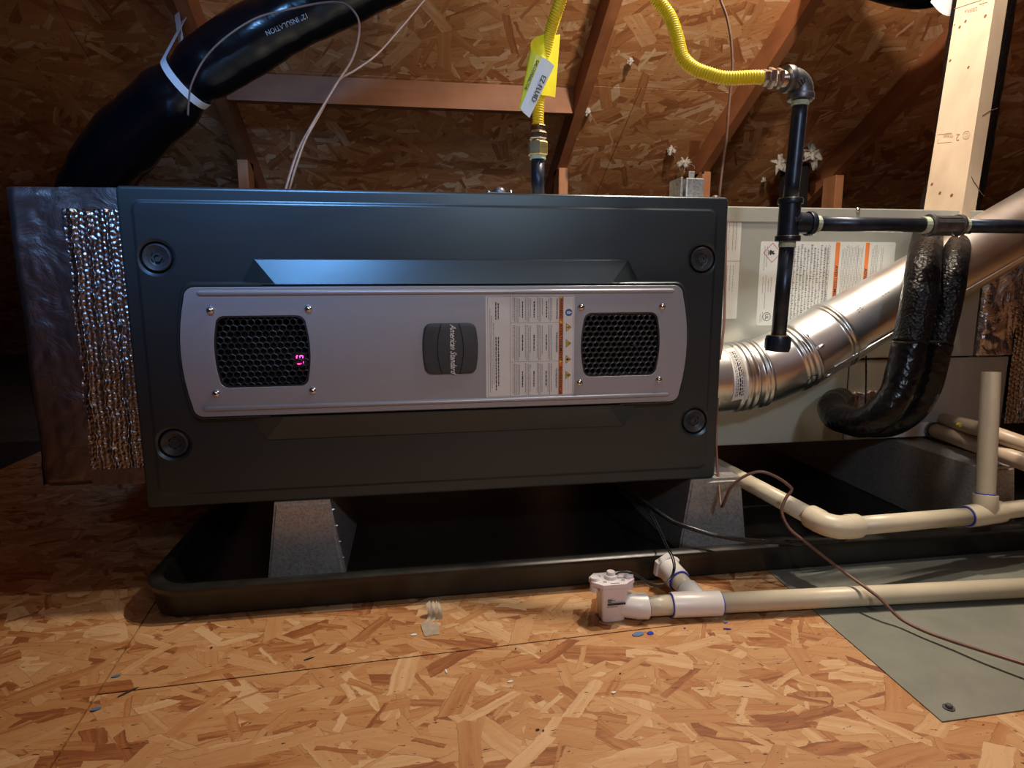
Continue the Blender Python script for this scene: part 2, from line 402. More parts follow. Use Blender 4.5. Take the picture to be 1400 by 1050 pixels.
def bars(x, z0, z1, y, h, rnd, bm, word=(.0015, .006), gap=.0011, horiz=False, jag=.8):
    """one printed line too small to read: word-long dashes along z (reads downwards) or along x"""
    z = z1
    while z > z0:
        L = rnd.uniform(*word); e = max(z0, z-L); hh = h*rnd.uniform(jag, 1)
        if horiz: ps = [(z0+z1-z, y, x), (z0+z1-e, y, x), (z0+z1-e, y, x+hh), (z0+z1-z, y, x+hh)]
        else: ps = [(x, y, z), (x, y, e), (x+hh, y, e), (x+hh, y, z)]
        bm.faces.new([bm.verts.new(p) for p in ps]); z = e-gap
    return bm
def quad(x0, x1, z0, z1, y, bm=None):
    b = bm if bm is not None else bmesh.new()
    b.faces.new([b.verts.new(p) for p in ((x0, y, z0), (x1, y, z0), (x1, y, z1), (x0, y, z1))]); return b
def poly(pts, y, t=.0003):
    pts = [V(p[0], y, p[1]) for p in pts]; return loft([[p+V(0, t, 0) for p in pts], pts])

# ================================================================ SETTING
# ---- floor: OSB sheets with joints
s1 = atZ(70, 1048); s2 = atZ(184, 868); a1 = atZ(130, 950); a2 = atZ(1130, 830)
floor = thing('floor', None, None); floor['kind'] = 'structure'
G = .0011
def xat(y): t = (y-s1.y)/(s2.y-s1.y); return s1.x+(s2.x-s1.x)*t
def yat(x): t = (x-a1.x)/(a2.x-a1.x); return a1.y+(a2.y-a1.y)*t
def sheet(pts):
    bm = hexa([V(p[0], p[1], -.018) for p in pts]+[V(p[0], p[1], 0) for p in pts]); bev(bm, .0008, 1)
    obj('osb_panel', bm, m_osb, floor)
XL, XR, YB, YF = -2.6, 4.2, 3.55, -2.4
xc = xat(yat(.05))
sheet([(xat(YF)+G, YF), (XR, YF), (XR, yat(XR)-G), (xc+G, yat(xc)-G)])
sheet([(xc+G, yat(xc)+G), (XR, yat(XR)+G), (XR, .98), (xat(.98)+G, .98)])
sheet([(XL, YF), (xat(YF)-G, YF), (xat(.295)-G, .295), (XL, .295)])
sheet([(-.615, .295+2*G), (xat(.295)-G, .295+2*G), (xat(.98)-G, .98), (-.615, .98)])
# beyond the decking: sheets coloured near-black so the shaded floor stays dark
obj('shade_bed', box(XL, XR, .985, YB, -.018, -.004), m_shade, floor)
obj('shade_bed', box(XL, -.62, .30, .98, -.018, -.003), m_shade, floor)
obj('subfloor', box(XL, XR, YF, YB, -.06, -.0185), m_void, floor)

# ---- roof deck: sheets on rafters, sloping down to the eave behind
SL = .54; RB = 1.788                     # z of rafter undersides = RB - SL*y
TH = math.atan(SL); RD = .089/math.cos(TH)
roof = thing('ceiling', None, None); roof['kind'] = 'structure'
def deck(x0, x1, y0, y1):
    z = lambda y: RB+RD-SL*y
    ps = [(x0, y0), (x1, y0), (x1, y1), (x0, y1)]
    obj('osb_panel', hexa([V(x, y, z(y)) for x, y in ps]+[V(x, y, z(y)+.012) for x, y in ps]), m_osb_roof, roof)
def roofpt(px, py, off=RD):
    r = ray(px, py); t = (RB+off-SL*CAM.y-CAM.z)/(r.z+SL*r.y); return CAM+r*t
ys = roofpt(1100, 131).y
g = .0016
yrow = [ys-2.44, ys-1.22, ys, ys+1.22, ys+2.44]
for k in range(4):
    off = (.0, 1.22, .61, 0)[k]
    x = -3.045+off-1.22
    while x < 4.6:
        deck(x+g, x+2.44-g, yrow[k]+g, yrow[k+1]-g); x += 2.44
# other slope of the roof, behind the camera
bmr = hexa([V(-3, -3.6, .8), V(4.6, -3.6, .8), V(4.6, yrow[0], RB+RD-SL*yrow[0]), V(-3, yrow[0], RB+RD-SL*yrow[0])]+[V(-3, -3.6, .82), V(4.6, -3.6, .82), V(4.6, yrow[0], RB+RD-SL*yrow[0]+.02), V(-3, yrow[0], RB+RD-SL*yrow[0]+.02)])
obj('osb_panel', bmr, m_osb_roof, roof)
for nm, x in (('wall_left', -2.62), ('wall_right', 4.2)):
    tag(obj(nm, box(x, x+.02, -3.6, 3.6, -.06, 3.2), m_shade), kind='structure')  # side walls coloured near-black to cut bounce light
tag(obj('wall_front', box(-2.6, 4.2, -2.62, -2.6, -.06, 2.6), m_osb_roof), kind='structure')

# ================================================================ ROOF TRUSSES
def rafter_mesh(x, y0, y1, h=.089, w=.038):
    z = lambda y: RB-SL*y; n = V(0, SL, 1).normalized()*h
    b = [V(x-w/2, y0, z(y0)), V(x+w/2, y0, z(y0)), V(x+w/2, y1, z(y1)), V(x-w/2, y1, z(y1))]
    return bev(hexa(b+[p+n for p in b]), .002, 1)
RX = (-.225, .995, 1.605, 2.215)
lab = ('reddish roof truss left of the black duct, over the foil-wrapped plenum',
       'reddish roof truss behind the yellow gas hose and its tag',
       'reddish roof truss behind the black gas pipe elbow',
       'reddish roof truss at the right behind the pale new wooden post')
for x, L in zip(RX, lab):
    t = thing('roof_truss', L, 'truss', (x, 1.64, 0), 'roof trusses under the deck')
    obj('rafter', rafter_mesh(x, -1.0, 2.9), m_rafter, t)
    obj('web_post', bev(box(x-.019, x+.019, 1.625, 1.714, .0, RB-SL*1.655), .002, 1), m_web, t)
    obj('ceiling_joist', bev(box(x-.019, x+.019, 1.73, 3.0, .0005, .089), .002, 1), m_web, t)
# diagonal web seen at the right and blocking board
t = thing('blocking_board', 'horizontal reddish board nailed between two rafters above the furnace', 'board', (.385, 1.4, 1.045))
obj('board', bev(hexa([V(RX[0]+.0195, 1.40, 1.044), V(RX[1]-.0195, 1.40, 1.044), V(RX[1]-.0195, 1.438, 1.044), V(RX[0]+.0195, 1.438, 1.044), V(RX[0]+.0195, 1.40, 1.130), V(RX[1]-.0195, 1.40, 1.130), V(RX[1]-.0195, 1.438, 1.1095), V(RX[0]+.0195, 1.438, 1.1095)]), .002, 1), m_board, t)
bn = nb()
for k in (0, 1): cyl((RX[0]+.04, 1.3995, 1.075+.03*k), (RX[0]+.04, 1.397, 1.075+.03*k), .004, 10, bn)
tag(obj('nail_head', bn, m_screw, t), kind='stuff')

# ================================================================ METAL SHEET ON FLOOR
c0, c1, c2 = atZ(1057, 787), atZ(1288, 988), atZ(1400, 972)
dx = (c2-c1).normalized()
t = thing('metal_sheet', 'flat grey-green painted metal sheet screwed to the floor at right', 'metal sheet', (c1.x, c1.y, 0))
far = c0+V(0, .012, 0)
pts = [V(c1.x, c1.y, .0004), V(c1.x+dx.x*1.2, c1.y+dx.y*1.2, .0004), V(far.x+1.2, far.y+.02, .0004), V(far.x, far.y, .0004)]
obj('sheet', hexa(pts+[p+V(0, 0, .0011) for p in pts]), m_sheet, t)
sc = atZ(1297, 968, .0015)
bm = cyl(sc, sc+V(0, 0, .0012), .0058, 18); hexnut(sc+V(0, 0, .001), sc+V(0, 0, .0042), .0036, bm)
obj('screw', bm, m_iron, t, 30)

# ================================================================ DRAIN PAN
PX0, PX1, PY0, PY1 = .010, 2.3, -.094, .86
def pan_loop(o, z, r):
    pts = []
    for cx, cy, a0 in ((PX1-o-r, PY1-o-r, 0), (PX0+o+r, PY1-o-r, PI/2), (PX0+o+r, PY0+o+r, PI), (PX1-o-r, PY0+o+r, 1.5*PI)):
        for k in range(9): a = a0+PI/2*k/8; pts.append(V(cx+r*math.cos(a), cy+r*math.sin(a), z))
    return pts
t = thing('drain_pan', 'long black plastic drain pan on the floor under the furnace', 'drain pan', (1.1, .4, 0))
loops = [pan_loop(.020, .001, .045), pan_loop(.010, .004, .05), pan_loop(.004, .034, .055), pan_loop(.000, .040, .06), pan_loop(0, .0455, .06), pan_loop(.003, .048, .058),
         pan_loop(.013, .049, .05), pan_loop(.018, .0465, .047), pan_loop(.020, .036, .045), pan_loop(.026, .006, .04), pan_loop(.032, .0035, .034)]
obj('pan_tray', loft(loops), m_pan, t, 50)

# ================================================================ PEDESTALS
def pedestal(label, xa, xb, y0=.0, y1=.70, z0=.0045, z1=.1275):
    t = thing('equipment_pedestal', label, 'pedestal', ((xa+xb)/2, .3, z0), 'galvanized pedestals in the pan')
    w = .017
    pr = lambda y, i=0: [V(xa-w+i, y, z0), V(xb+w-i, y, z0), V(xb-i, y, z1-i), V(xa+i, y, z1-i)]
    b = loft([pr(y0), pr(y1)]); bev(b, .0014, 2); obj('channel', b, m_galv, t)
    # formed front face with a folded lip
    b = loft([[p+V(0, -.0022, 0) for p in [V(xa-w+.004, y0, z0+.004), V(xb+w-.004, y0, z0+.004), V(xb-.003, y0, z1-.006), V(xa+.003, y0, z1-.006)]],
              [V(xa-w+.0025, y0, z0+.002), V(xb+w-.0025, y0, z0+.002), V(xb-.0015, y0, z1-.004), V(xa+.0015, y0, z1-.004)]])
    obj('front_face', b, m_galv, t)
    bs = nb()
    for k in range(4):
        z = z1-.02-.026*k; x = xb+w*(z1-z)/(z1-z0)
        cyl((x-.001, y0+.012, z), (x+.0022, y0+.012, z), .0022, 8, bs)
    obj('rivet', bs, m_screw, t); tag(t.children[-1], kind='stuff')
    return t
pedestal('galvanized steel pedestal under the left half of the furnace', .174, .253)
pedestal('galvanized steel pedestal under the right end of the furnace, brown wire hanging before it', .823, .909, z1=.1275)
pedestal('grey steel pedestal at far right behind the upright white pipe', 1.34, 1.41, -.02, .68)

# ================================================================ FURNACE
fur = thing('furnace', 'dark slate-grey horizontal gas furnace with a silver access plate', 'furnace', (.432, .36, .128))
casing = box(.004, .860, .031, .72, .1285, .571, bevel=.003)
obj('casing', casing, m_coil, fur)
# door
W, Z0, Z1 = .864, .128, .573
def rl(i, y, r, n=5): return rrect(i, W-i, Z0+i, Z1-i, y, r, n)
dbm = loft([rl(0, .030, .006), rl(0, .0040, .006), rl(.0009, .0016, .0055), rl(.0022, .0004, .005), rl(.0040, 0, .005), rl(.017, 0, .012), rl(.0185, -.0004, .012), rl(.0205, -.0014, .011), rl(.0220, -.0018, .010)])
door = obj('door_panel', dbm, m_door, fur)
KN = [(.0435, .480), (.044, .222), (.825, .480), (.824, .225)]
cut = nb()
for kx, kz in KN: tube([V(kx, -.02, kz), V(kx, -.0025, kz), V(kx, -.0008, kz), V(kx, .0005, kz), V(kx, .012, kz)], [.0265, .0265, .0238, .0215, .0195], 36, cut)
co = obj('cut', cut, m_door)
md = door.modifiers.new('b', 'BOOLEAN'); md.object = co; md.operation = 'DIFFERENCE'; md.solver = 'EXACT'
bpy.context.view_layer.update()
me = bpy.data.meshes.new_from_object(door.evaluated_get(bpy.context.evaluated_depsgraph_get()))
door.modifiers.clear(); door.data = me; bpy.data.objects.remove(co)
for p in me.polygons: p.use_smooth = True
me.set_sharp_from_angle(angle=math.radians(9))
for kx, kz in KN:
    k = lathe_y(kx, kz, [(.0118, .0188), (.0012, .0188), (-.0004, .0180), (-.0010, .0168), (-.0004, .0155), (.0030, .0112), (.0040, .0098), (.0040, .0010)], 40)
    ko = obj('fastener_knob', k, m_knob, door.parent, 50)
    h = nb()
    ring = lambda r, y, n=6, a=0: [V(kx+r*math.cos(2*PI*j/n+a), y, kz+r*math.sin(2*PI*j/n+a)) for j in range(n)]
    loft([ring(.0062, .0042), ring(.0062, .0012), ring(.0042, .0012), ring(.0042, .0060)], h, False, True)
    obj('hex_socket', h, m_knob, ko)
    s = nb()
    for j in range(6):
        a0 = 2*PI*j/6+.12
        for q in range(3):
            a, b = a0+q*.26, a0+(q+1)*.26
            s.faces.new([s.verts.new(V(kx+r*math.cos(z), .00395, kz+r*math.sin(z))) for r, z in ((.0073, a), (.0073, b), (.0094, b), (.0094, a))])
    obj('slot', s, m_void, ko)
# embossed ridge on the door behind the plate
xa, xb, zt, zb = .170, .704, .4775, .2235
def oct_(i, y, dz=.034, dx=.018):
    return [V(xa-dx+i, y, zt-dz), V(xa+i, y, zt-i*1.2), V(xb-i, y, zt-i*1.2), V(xb+dx-i, y, zt-dz), V(xb+dx-i, y, zb+dz), V(xb-i, y, zb+i*1.2), V(xa+i, y, zb+i*1.2), V(xa-dx+i, y, zb+dz)]
rid = loft([oct_(-.001, -.003, dx=.019), oct_(0, -.0038), oct_(.0265, -.0152), oct_(.028, -.0158)])
obj('door_ridge', rid, m_door, fur)
BX0, BX1, BZ0, BZ1, BU = .083, .784, .2625, .4405, .0135
padl = lambda o, y: barrel(BX0, BX1, BZ0, BZ1, BU, .016, y, inset=-o)
obj('plate_bezel', loft([padl(.0075, -.003), padl(.0065, -.008), padl(.0045, -.0145), padl(.0035, -.0158), padl(.0015, -.0158), padl(.001, -.014)]), m_door, fur, 40)
pl = plate([barrel(BX0, BX1, BZ0, BZ1, BU, .014), opening(GL), opening(GR)], -.0180, .003, .0006)
cover = obj('cover_plate', pl, m_silver, fur, 30)
for z, a, b in ((.4325, .096, .774), (.2735, .092, .772)):
    r = nb(); n = 8
    L = [V(a, -.0178, z), V(a+.001, -.0183, z), V(a+.004, -.0183, z), V(b-.004, -.0183, z), V(b-.001, -.0183, z), V(b, -.0178, z)]
    tube(L, [.0003, .0020, .0034, .0034, .0020, .0003], 16, r)
    obj('rib', r, m_silver, cover, 'all')
for sx_, sz_ in ((.112, .409), (.240, .410), (.111, .295), (.240, .295), (.629, .409), (.755, .409), (.628, .296), (.754, .297)):
    s = lathe_y(sx_, sz_, [(-.0179, .0058), (-.0192, .0056), (-.0216, .0042), (-.0228, .0022), (-.0230, .0008)], 20)
    so = obj('screw', s, m_screw, cover, 50)
    obj('screw_recess', tube([V(sx_, -.0226, sz_), V(sx_, -.0232, sz_)], .0014, 6), m_void, so)
# grilles
def grille(g, cell, thick, nside, fill, mat, rot0, name):
    cx, cz, hx, hz = (g[0]+g[1])/2, (g[2]+g[3])/2, (g[1]-g[0])/2, (g[3]-g[2])/2
    b = nb(); R = cell/math.sqrt(3)
    nx = int(hx*2/cell)+3; nz = int(hz*2/(cell*.866))+3
    def inside(x, z):
        t = (z-cz)/hz
        return abs(t) < 1.06 and abs(x-cx) < hx+.0068*(1-t*t)+cell*.35
    for j in range(-nz//2-1, nz//2+2):
        for i in range(-nx//2-1, nx//2+2):
            x = cx+(i+.5*(j % 2))*cell; z = cz+j*cell*.866
            if not inside(x, z): continue
            k = nside
            H = [V(x+R*math.sin(2*PI*q/6), 0, z+R*math.cos(2*PI*q/6)) for q in range(6)]
            outer = []
            for q in range(k):
                f = q*6/k; a = int(f) % 6; outer.append(H[a].lerp(H[(a+1) % 6], f-int(f)))
            ri = R*fill
            inner = [V(x+ri*math.sin(2*PI*q/k), 0, z+ri*math.cos(2*PI*q/k)) for q in range(k)]
            y0 = -.0125; e = random.uniform(-.0002, .0002)
            lo = [b.verts.new(p+V(0, y0, 0)) for p in outer]; li = [b.verts.new(p+V(0, y0-.0006+e, 0)) for p in inner]; lb = [b.verts.new(p+V(0, y0+thick, 0)) for p in inner]
            for q in range(k):
                p = (q+1) % k
                b.faces.new((lo[q], lo[p], li[p], li[q])); b.faces.new((li[q], li[p], lb[p], lb[q]))
    return obj(name, b, mat, fur, 35)
gl = grille(GL, .0093, .006, 6, .80, m_blackpl, 0, 'grille_mesh'); tag(gl, 'black honeycomb grille with red display behind it')
gr = grille(GR, .0092, .006, 12, .66, m_blackpl, 0, 'grille_mesh'); tag(gr, 'black round-holed grille')
for g in (GL, GR):
    o1 = opening(g, .0); o2 = opening(g, -.0022)
    obj('grille_frame', loft([[p+V(0, -.0170, 0) for p in o1], [p+V(0, -.0172, 0) for p in o2], [p+V(0, -.0125, 0) for p in o2]], None, False, False), m_blackpl, fur, 40)
    obj('grille_backing', loft([[p+V(0, .0205, 0) for p in opening(g, -.0)], [p+V(0, .0215, 0) for p in opening(g, .003)]]), m_void, fur)
c = atY(867, 472, -.0135)
obj('grille_screw', tube([c+V(0, 0, 0), c+V(0, -.0015, 0)], [.0035, .0024], 14), m_blackpl, fur)
# two-digit red display behind the left grille, turned a quarter like everything printed here
dc = atY(410, 492, -.0118); dsp = nb(); s7 = {'E': 'afged', '7': 'abc'}
segs = {'a': ((-1, 2), (1, 2)), 'b': ((1, 2), (1, 0)), 'c': ((1, 0), (1, -2)), 'd': ((-1, -2), (1, -2)), 'e': ((-1, -2), (-1, 0)), 'f': ((-1, 0), (-1, 2)), 'g': ((-1, 0), (1, 0))}
for ci, ch in enumerate('E7'):
    for sname in s7[ch]:
        (ax, az), (bx, bz) = segs[sname]; u = .0021
        # local x -> -z (down), local z -> +x
        A = V(dc.x+az*u, dc.y, dc.z-(ax*u*.9)-(ci-.5)*.0078); B = V(dc.x+bz*u, dc.y, dc.z-(bx*u*.9)-(ci-.5)*.0078)
        d = (B-A).normalized(); A += d*.0003; B -= d*.0003; tube([A, B], .00062, 6, dsp)
obj('red_display', dsp, m_led, fur)
obj('display_window', box(dc.x-.010, dc.x+.010, dc.y+.0012, dc.y+.003, dc.z-.011, dc.z+.011, bevel=.0005), m_void, fur)
# brand badge
BG = (.3995, .4705, .3145, .3880)
bd = nb()
bo = lambda o, y: barrel(BG[0], BG[1], BG[2], BG[3], .0045, .011, y, inset=-o)
loft([bo(0, -.0181), bo(0, -.0205), bo(-.0012, -.0217), bo(-.003, -.0221)], bd)
bdo = obj('brand_badge', bd, m_badge, fur, 40)
for s in (-1, 1):
    arc = [V(.435+s*(.0125+.0062*(1-((z-.351)/.0365)**2)), -.02225, z) for z in [.3150+.0722*k/12 for k in range(13)]]
    obj('groove', tube(arc, .0006, 6), m_void, bdo)
text('lettering', 'American Standard', .0125, (.4385, -.02235, .3512), m_white, bdo, shear=.45, width=.0735, bold=.00012, thick=.0002)
# warning sticker on the plate
lx0, lx1, lz0, lz1 = .4865, .6190, .2775, .4265; LW, LH = lx1-lx0, lz1-lz0; ly = -.0184
U = lambda u: lx0+u*LW
Wv = lambda v: lz1-v*LH
st = obj('warning_sticker', plate([rrect(lx0, lx1, lz0, lz1, 0, .002, 3)], ly, .0003, .00005), m_white, fur)
yy = ly-.0001
obj('orange_band', quad(U(.822), U(.873), Wv(.99), Wv(.012), yy), m_orange, st)
yt = yy-.0001
for s_, v, wd in (('WARNING', .125, .030), ('AVERTISSEMENT', .465, .056), ('ADVERTENCIA', .845, .043)):
    text('lettering', s_, .0062, (U(.847), yt, Wv(v)), m_ink, st, width=wd, bold=.0001)
for v in (.022, .262, .655):
    obj('alert_mark', poly([(U(.834), Wv(v+.018)), (U(.834), Wv(v-.018)), (U(.864), Wv(v))], yt), m_yellow, st)
lines = nb()
for u0_, u1_, v0_, v1_ in ((.272, .275, .0, 1.), (.275, .822, .262, .265), (.275, .822, .648, .651), (.022, .025, .01, .99), (.022, .99, .008, .011), (.022, .99, .99, .993), (.985, .988, .01, .99)):
    quad(U(u0_), U(u1_), Wv(v1_), Wv(v0_), yy, lines)
obj('ruled_line', lines, m_inkgrey, st)
fp = nb(); bp = nb(); rnd = random.Random(5)
for vs_, ve_ in ((.015, .255), (.285, .64), (.665, .985)):
    for us, n in ((.30, 5), (.44, 4), (.575, 4), (.70, 3)):
        for k in range(n):
            e = ve_-(0 if k else .02)-rnd.random()*.08*(k == n-1)
            bars(U(us+.0185*k), Wv(e), Wv(vs_+.004*k), yy, .0011, rnd, fp, (.0008, .003), .0006)
    for us in (.405, .535, .675): bars(U(us), Wv((vs_+ve_)/2+.08), Wv((vs_+ve_)/2-.08), yy, .0018, rnd, bp, (.002, .006), .0008)
for k, us in enumerate((.045, .065, .085)): bars(U(us), Wv(.95-.04*k), Wv(.12+.07*k), yy, .0010, rnd, fp, (.0008, .003), .0006)
for k, us in enumerate((.108, .135)):
    bars(U(us), Wv(.23), Wv(.06+.01*k), yy, .0017, rnd, bp, (.002, .006), .0007); bars(U(us), Wv(.93-.04*k), Wv(.40), yy, .0017, rnd, bp, (.002, .006), .0009)
tag(obj('fine_print', fp, m_inkgrey, st), kind='stuff'); tag(obj('bold_print', bp, m_ink, st), kind='stuff')
for s_, v in (('HAZARDOUS VOLTAGE', .13), ('TENSION DANGEREUSE', .46), ('VOLTAJE PELIGROSO', .82)):
    text('lettering', s_, .0036, (U(.80), yt, Wv(v)), m_ink, st, width=.030)
tri = lambda v, s=1: [(U(.905), Wv(v+.043*s)), (U(.905), Wv(v-.043*s)), (U(.968), Wv(v))]
for i, v in enumerate((.315, .475, .635, .795)):
    o = obj('hazard_pictogram', poly([(x, z) for x, z in tri(v)], yy, .0001), m_ink, st)
    obj('yellow_field', poly([(U(.910), Wv(v+.035)), (U(.910), Wv(v-.035)), (U(.961), Wv(v))], yt, .0001), m_yellow, o)
    s = nb(); yq = yt-.0001
    X, Zc = U(.925), Wv(v)
    if i == 0:
        for ps in ([(X+.005, Zc+.0004), (X+.001, Zc+.0016), (X+.0008, Zc+.0004)], [(X+.0016, Zc+.0006), (X+.0014, Zc-.0012), (X-.003, Zc+.0002)]): merge(s, poly(ps, yq))
    elif i == 1:
        for k in (-1, 0, 1): merge(s, poly([(X-.001, Zc+k*.0017), (X-.001, Zc+k*.0017-.0006), (X+.0035, Zc+k*.0012-.0006), (X+.0035, Zc+k*.0012)], yq))
    elif i == 2: merge(s, poly([(X-.0018, Zc+.001), (X-.0018, Zc-.0014), (X, Zc-.0020), (X+.0012, Zc-.0008), (X+.004, Zc-.0002), (X+.0018, Zc+.0006), (X, Zc+.0018)], yq))
    else:
        merge(s, poly([(X+.0022+.0013*math.cos(a), Zc+.0013*math.sin(a)) for a in [2*PI*k/8 for k in range(8)]], yq))
        for k in (-1, 1): merge(s, poly([(X+.0008, Zc+k*.0004), (X-.0020, Zc+k*.0024), (X-.0024, Zc+k*.0016), (X+.0002, Zc-k*.0002)], yq))
    obj('symbol', s, m_ink, o)
c = (U(.935), Wv(.168))
o = obj('blue_pictogram', poly([(c[0]+.0054*math.cos(a), c[1]+.0054*math.sin(a)) for a in [2*PI*k/24 for k in range(24)]], yy, .0001), m_blue, st)
s = nb(); merge(s, poly([(c[0]-.003, c[1]+.0016), (c[0]-.003, c[1]-.0016), (c[0]+.0015, c[1]-.0022), (c[0]+.0015, c[1]+.0022)], yt))
merge(s, poly([(c[0]+.003+.0014*math.cos(a), c[1]+.0014*math.sin(a)) for a in [2*PI*k/8 for k in range(8)]], yt)); obj('symbol', s, m_white, o)
obj('line_mark', quad(c[0]-.0018, c[0]+.0006, c[1]-.0003, c[1]+.0003, yt-.0001), m_blue, o)
# cut the two openings through door, ridge and bezel
def cut_boolean(o, cutter, ang):
    co = obj('cut', cutter, m_door); md = o.modifiers.new('b', 'BOOLEAN'); md.object = co; md.operation = 'DIFFERENCE'; md.solver = 'EXACT'
    bpy.context.view_layer.update(); me = bpy.data.meshes.new_from_object(o.evaluated_get(bpy.context.evaluated_depsgraph_get()))
    o.modifiers.clear(); o.data = me; bpy.data.objects.remove(co)
    for p in me.polygons: p.use_smooth = True
    me.set_sharp_from_angle(angle=math.radians(ang))
for o in [door]+[c for c in fur.children if c.name.startswith(('door_ridge', 'plate_bezel'))]:
    cb = nb()
    for g in (GL, GR): loft([[p+V(0, -.03, 0) for p in opening(g, .0005)], [p+V(0, .022, 0) for p in opening(g, .0005)]], cb)
    cut_boolean(o, cb, 9)
# ---- fittings on top of the casing
t = thing('cable_connector', 'small grey cast cable clamp on top of the furnace, left of the gas inlet', 'cable clamp', tuple(atY(683, 262, .10)))
c = atY(683, 258, .10); c.z = .571
b = cyl(c, c+V(0, 0, .018), .013, 22, bevel=.002); merge(b, tube([c+V(0, 0, .016), c+V(0, 0, .020), c+V(0, 0, .0235), c+V(0, 0, .0245)], [.0105, .0098, .006, .001], 18)); obj('body', b, m_iron, t, 40)
obj('saddle', bev(box(c.x-.022, c.x+.018, c.y-.014, c.y-.004, c.z+.0085, c.z+.0145), .002), m_iron, t)
obj('clamp_screw', cyl(c+V(.017, -.009, .004), c+V(.017, -.009, .0185), .0042, 14, bevel=.0012), m_screw, t, 40)
obj('clamp_screw', cyl(c+V(-.018, -.009, .004), c+V(-.018, -.009, .0165), .0036, 14, bevel=.0012), m_screw, t, 40)
t = thing('metal_bracket', 'bent galvanized metal box bracket on top of the furnace, right end', 'bracket', tuple(atY(950, 262, .06)))
p = lambda x, y, Y=.06: atY(x, y, Y)
a, b_, c = p(930, 243), p(961, 243), p(961, 264)
obj('bent_plate', bev(box(a.x+.006, b_.x-.002, .05, .10, .571, a.z-.001), .0025), m_galv, t)
obj('flange', bev(box(a.x-.002, a.x+.002, .052, .098, .571, a.z), .0008), m_galv, t)
q = p(958, 228); obj('ear', bev(box(q.x-.001, q.x+.009, .101, .103, .571, q.z), .0006), m_galv, t)
qq = atY(961, 236, .1005); obj('ear_hole', cyl(qq, qq+V(0, -.0005, 0), .0024, 12), m_void, t)
t2 = thing('top_screw', 'small screw head on the top edge of the furnace beside the brown wire', 'screw', tuple(atY(978, 266, .012)))
c = atY(978, 265, .012); obj('head', tube([V(c.x, c.y, .573), V(c.x, c.y, .5745), V(c.x, c.y, .5765), V(c.x, c.y, .577)], [.006, .006, .003, .0005], 14), m_screw, t2, 50)

# ================================================================ COIL CABINET
coil = thing('coil_cabinet', 'grey-green steel coil cabinet to the right of the furnace', 'coil cabinet', (1.2, .4, .133))
CY = .17
e1 = atY(1331, 480, CY).x; e2 = atY(1368, 585, CY).x; zs = atY(1200, 491, CY).z
obj('upper_casing', box(.862, e1, CY, .70, zs+.002, .580, bevel=.002), m_coil, coil)
obj('lower_casing', box(.862, e2, CY+.001, .70, .133, zs-.001, bevel=.002), m_coil, coil)
obj('seam_strip', box(.863, e1-.004, CY+.006, .6, zs-.002, zs+.003), m_void, coil)
zf = .553
obj('top_flange', box(.866, e1-.002, CY-.0016, CY, zf, .5785, bevel=.0007), m_coil, coil)
c = atY(1173, 287, CY-.0016); obj('screw', tube([c, c+V(0, -.002, 0), c+V(0, -.0035, 0)], [.0048, .004, .0015], 14), m_screw, coil, 50)
# vertical door joint
c = atY(1156, 560, CY); obj('door_seam', box(c.x-.0006, c.x+.0006, CY-.0002, CY+.001, .135, zs-.002), m_void, coil)
# big rating label
x0, x1, z0, z1 = 1.019, 1.297, .364, .5185; yl = CY-.0004; W2, H2 = x1-x0, z1-z0
U2 = lambda u: x0+u*W2
V2 = lambda v: z1-v*H2
rl_ = obj('rating_label', plate([rrect(x0, x1, z0, z1, 0, .004, 4)], yl, .0003, .00005), m_whitecl, coil)
yy = yl-.0001; yt = yl-.0002
obj('orange_band', quad(U2(.548), U2(.580), V2(.93), V2(.005), yy), m_orange2, rl_)
obj('orange_band', quad(U2(.772), U2(.802), V2(.93), V2(.005), yy), m_orange2, rl_)
text('lettering', 'AVERTISSEMENT', .0085, (U2(.564), yt, V2(.50)), m_ink, rl_, width=.068, bold=.0001)
text('lettering', 'ADVERTENCIA', .0080, (U2(.787), yt, V2(.50)), m_ink, rl_, width=.056, bold=.0001)
fp = nb(); rnd = random.Random(9)
for us, n, h in ((.245, 11, .0058), (.475, 4, .0016), (.60, 8, .0016), (.685, 4, .0016), (.72, 4, .0014), (.825, 5, .0015), (.895, 2, .0014)):
    for k in range(n):
        pitch = {.0058: .0245}.get(h, .0105)
        u = us+pitch*k; v0 = .03+rnd.random()*.06; v1 = .95-rnd.random()*.05
        if h > .004:
            q = []
            bars(U2(u), V2(v1), V2(v0), yy, h*.75, rnd, fp, (.0010, .0026), .0013, jag=.35)
        else: bars(U2(u), V2(v1), V2(v0), yy, h*.62, rnd, fp, (.001, .004), .0009)
tag(obj('fine_print', fp, m_inkgrey, rl_), kind='stuff')
bp = nb()
for us, v0, v1 in ((.03, .05, .34), (.047, .06, .30), (.03, .42, .62), (.05, .40, .80), (.07, .44, .60), (.09, .42, .60), (.025, .86, .97), (.04, .84, .95)): bars(U2(us), V2(v1), V2(v0), yy, .0011, rnd, bp, (.001, .004), .0007)
tag(obj('fine_print', bp, m_inkgrey, rl_), kind='stuff')
dc_ = atY(1056, 345.5, yy); R = .0195
dm = nb(); o4 = lambda r: [V(dc_.x+r, yy, dc_.z), V(dc_.x, yy, dc_.z+r), V(dc_.x-r, yy, dc_.z), V(dc_.x, yy, dc_.z-r)]
loft([o4(R*.93), o4(R*.86)], dm, False, False); pd = obj('flame_pictogram', dm, m_red, rl_)
s = nb(); X, Zc = dc_.x, dc_.z
merge(s, poly([(X-.006, Zc+.0035), (X-.0065, Zc-.002), (X-.003, Zc-.005), (X-.001, Zc-.002), (X+.003, Zc-.004), (X+.0055, Zc-.001), (X+.002, Zc+.0005), (X+.004, Zc+.004), (X-.001, Zc+.003), (X-.003, Zc+.0055)], yy))
